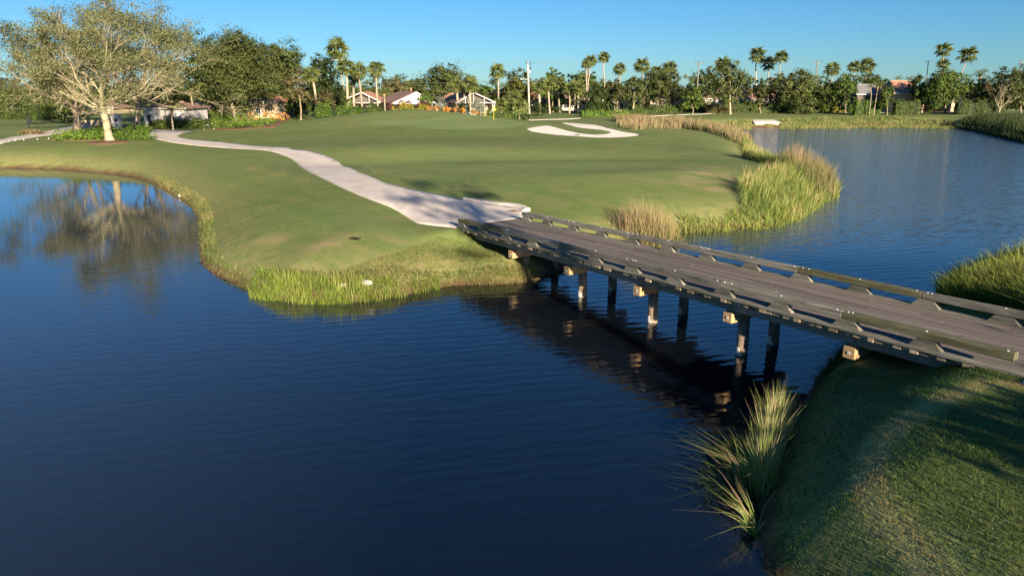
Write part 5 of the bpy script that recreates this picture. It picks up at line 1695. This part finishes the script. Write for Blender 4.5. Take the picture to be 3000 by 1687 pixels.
def rock(label, x, y, w, h_, mat='rock', group=None, seed=1, zoff=0.0):
    rr_ = random.Random(seed); p = hit(x, y, .2)
    P = G(x, y, max(0.0, p.z)); P = (P[0], P[1], max(p.z, 0) + zoff)
    import bmesh
    bm = bmesh.new(); bmesh.ops.create_icosphere(bm, subdivisions=3, radius=1)
    for v in bm.verts:
        n = v.co.normalized()
        k = 1 + .16 * math.sin(n.x * 3.1 + seed) * math.sin(n.y * 4.3 + 1) + .10 * math.sin(n.z * 5.2 + n.x * 4) + rr_.uniform(-.035, .035)
        v.co = Vector((n.x * w * k, n.y * w * .75 * k, n.z * h_ * k))
    me = bpy.data.meshes.new('rock'); bm.to_mesh(me); bm.free(); me.materials.append(M[mat])
    o = link('rock', me, None, P); tag(o, label, 'rock', group)
    return o


rock('rounded pale rock at the waterline right of the reeds', 1323, 829, .20, .15, seed=3, zoff=.04)
rock('broad pale rock half hidden behind the front reeds', 1072, 832, .26, .13, seed=4, zoff=.05)
rock('small pale rock left of the half hidden rock', 1006, 838, .12, .09, seed=5, zoff=.04)
rock('tiny pale stone among the straw grass', 1046, 866, .08, .05, seed=6, zoff=.04)
rock('tiny pale stone on the left pond bank', 527, 577, .10, .12, seed=8, zoff=.08)
# drifting leaves and weed
for i, (x, y, lb, s) in enumerate(((668, 820, 'dark leaf litter floating off the left bank', 1), (688, 823, 'second scrap of leaf litter floating off the left bank', .7), (593, 770, 'scrap of weed against the left bank', .7))):
    P = G(x, y, .0); rg_, rr_ = rgs()
    C = np.stack([rg_.normal(size=26) * .16 * s, rg_.normal(size=26) * .08 * s, rg_.uniform(.01, .04, 26)], -1)
    V, F = leaf_quads(C, np.tile([0, 0, 1.0], (26, 1)) + rg_.normal(size=(26, 3)) * .3, .10, rg_)
    tag(link('leaf_litter', mesh_np('leaf_litter', V, F, M['dark_metal']), None, (P[0], P[1], 0)), lb, 'leaf litter')
# dark scrap of turf on the lawn
P = hit(1042, 702); rg_, rr_ = rgs()
C = np.stack([rg_.normal(size=60) * .10, rg_.normal(size=60) * .06, rg_.uniform(0, .09, 60)], -1)
V, F = leaf_quads(C, rg_.normal(size=(60, 3)), .09, rg_)
tag(link('turf_clod', mesh_np('turf_clod', V, F, M['black']), None, P), 'small dark clod lying on the lawn left of the bridge', 'clod')
# dead leaves heaped on the path kerb at the far rail
P = hit(1506, 622); C = np.stack([rg_.normal(size=120) * .22, rg_.normal(size=120) * .12, rg_.uniform(.04, .1, 120)], -1)
V, F = leaf_quads(C, rg_.normal(size=(120, 3)) + np.array([0, 0, 1.5]), .07, rg_)
tag(link('leaf_litter', mesh_np('leaf_litter', V, F, M['mulch']), None, P), 'brown leaf litter on the path beside the far rail', 'leaf litter')
# curled concrete kerb at the far rail end
kp = [hit(x, y) for x, y in ((1360, 581), (1400, 587), (1448, 595), (1490, 600), (1515, 605), (1535, 613), (1545, 620))]
mb = MB()
Q = [Vector(q) for q in catm([tuple(k) for k in kp], 4)]
n = len(Q)
for i, q in enumerate(Q):
    d = (Q[min(i + 1, n - 1)] - Q[max(i - 1, 0)]).normalized(); s_ = Vector((-d.y, d.x, 0))
    hh_ = .02 + .15 * (i / n) ** 1.5
    for a_, z_ in ((-.16, -.2), (-.16, hh_), (.12, hh_), (.30, .03), (.30, -.2)):
        mb.v.append(tuple(q - s_ * a_ + Vector((0, 0, z_ + .02))))
for i in range(n - 1):
    for k in range(4):
        mb.f.append((i * 5 + k, i * 5 + k + 1, (i + 1) * 5 + k + 1, (i + 1) * 5 + k))
mb.f.append(tuple((n - 1) * 5 + k for k in range(5)))
kb = mb.build('path_kerb', M['concrete'], None); tag(kb, 'raised pale concrete kerb rising towards the far rail', 'kerb')

# hanging club sign on the far left
P = hit(85, 377)
t = empty('hanging_sign', P, 'dark post with a small hanging sign on the left lawn', 'sign')
hs = ztop(81, 341, P.y) - P.z
MB().box(-.06, .06, -.06, .06, -.3, hs).poly([(-.07, -.07, hs), (.07, -.07, hs), (.07, .07, hs), (-.07, .07, hs), (0, 0, hs + .14)], [(0, 1, 4), (1, 2, 4), (2, 3, 4), (3, 0, 4)]).build('post', M['dark_metal'], t)
MB().box(.0, .66, -.03, .03, hs - .22, hs - .17).build('arm', M['dark_metal'], t)
MB().prism([(.18, hs - .95), (.62, hs - .95), (.62, hs - .42), (.52, hs - .32), (.28, hs - .32), (.18, hs - .42)], -.025, .025).build('sign_board', M['dark_metal'], t)
# white tee and boundary markers
MK = [((26, 416), 'leftmost of the small white markers along the left path'), ((45, 413), 'second small white marker from the left along the path'), ((70, 411.5), 'third small white marker from the left along the path'),
      ((110, 410), 'fourth small white marker from the left along the path'), ((143, 408), 'small white marker nearest the green shrubs'),
      ((598, 381), 'small white marker on the turf before the low hedge'), ((627, 379), 'small pale marker on the turf before the croton shrubs'), ((1930 - 1332, 337 + 44), '')]
for (x, y), lb in MK[:-1]:
    P = hit(x, y)
    o = MB().box(-.04, .04, -.04, .04, -.1, .10).poly([(-.055, -.055, .10), (.055, -.055, .10), (.055, .055, .10), (-.055, .055, .10), (0, 0, .18)], [(0, 1, 4), (1, 2, 4), (2, 3, 4), (3, 0, 4), (3, 2, 1, 0)]).build('tee_marker', M['white_paint'], None, loc=P)
    tag(o, lb, 'marker', 'small white markers on the turf')
for x, y, lb in ((2498, 333, 'left yellow tee marker in front of the box-cut hedge'), (2528, 335, 'right yellow tee marker in front of the box-cut hedge'), (2825, 325, 'pale marker beside the far path at the right')):
    P = hit(x, y)
    o = MB().tube([(0, 0, 0), (0, 0, .12), (0, 0, .24), (0, 0, .32)], [.12, .2, .2, .08], 8).build('tee_marker', M['yellow_flag' if 'yellow' in lb else 'white_paint'], None, loc=P)
    tag(o, lb, 'marker', 'tee markers on the far lawn')
for (xa, ya, xb, yb_, lb) in ((2592, 326, 2593, 312, 'pale stake on the far lawn left of the mounded bed'), (2875, 321, 2877, 304, 'pale stake on the far lawn right of the mounded bed')):
    P = hit(xa, ya); hq = ztop(xb, yb_, P.y) - P.z
    o = MB().tube([(0, 0, -.1), (.02, 0, hq)], [.07, .06], 8).build('stake', M['concrete_old'], None, loc=P)
    tag(o, lb, 'stake', 'pale stakes on the far lawn')
P = hit(2800, 320)
t = empty('marker_sign', P, 'small white sign board standing in the mounded shrub bed', 'sign')
MB().box(-.04, .04, -.03, .03, -.1, .9).build('post', M['white_paint'], t)
bd = MB().box(-.28, .28, -.06, -.032, .62, 1.35).build('sign_board', M['white_paint'], t)
MB().box(-.05, .04, -.075, -.062, .78, 1.2).box(-.12, .12, -.075, -.062, .74, .78).build('marking', M['black'], bd)
# a bird far off in the sky
P = Vector((atx(2531, 150, 88), 150, ztop(2531, 88, 150)))
t = MB().poly([(-.5, 0, .12), (-.22, -.09, .06), (0, -.12, 0), (.22, -.09, .07), (.5, 0, .14), (.2, .1, .05), (0, .16, 0), (-.2, .1, .05), (0, -.25, -.02), (0, .30, -.01), (.05, 0, -.06), (-.05, 0, -.06)],
              [(0, 1, 7), (1, 2, 6, 7), (2, 3, 5, 6), (3, 4, 5), (8, 10, 9), (8, 9, 11), (8, 3, 10), (8, 11, 1), (9, 5, 10), (9, 11, 7)]).build('bird', M['dark_metal'], None, loc=P)
tag(t, 'tiny dark bird flying in the upper right sky', 'bird')
# mulch rings and beds
def bed(label, P, lift=.03):
    q = smooth_loop([tuple(hit(x, y)[:2]) for x, y in P], 3)
    o = drape('mulch_bed', q, M['mulch'], lift, .9, skirt=.08, kind='structure')
    tag(o, label, 'mulch bed')


bed('reddish mulch ring around the foot of the big oak', [(255, 421), (300, 413), (350, 411), (385, 415), (350, 421), (300, 424)])
bed('bare mulch edge in front of the bright green shrubs', [(150, 408), (175, 402), (300, 404), (300, 411), (200, 413), (160, 412)])
bed('mulched bed under the croton shrubs', [(620, 376), (700, 366), (800, 360), (850, 340), (820, 366), (760, 376), (660, 381)])
bed('mulched strip below the orange crotons', [(1250, 326), (1300, 326), (1350, 332), (1400, 338), (1400, 341), (1340, 336), (1290, 331), (1248, 328)])
bed('mulched edge of the mounded bed at the right', [(2700, 327), (2760, 327), (2820, 326), (2830, 329), (2760, 331), (2700, 330)])
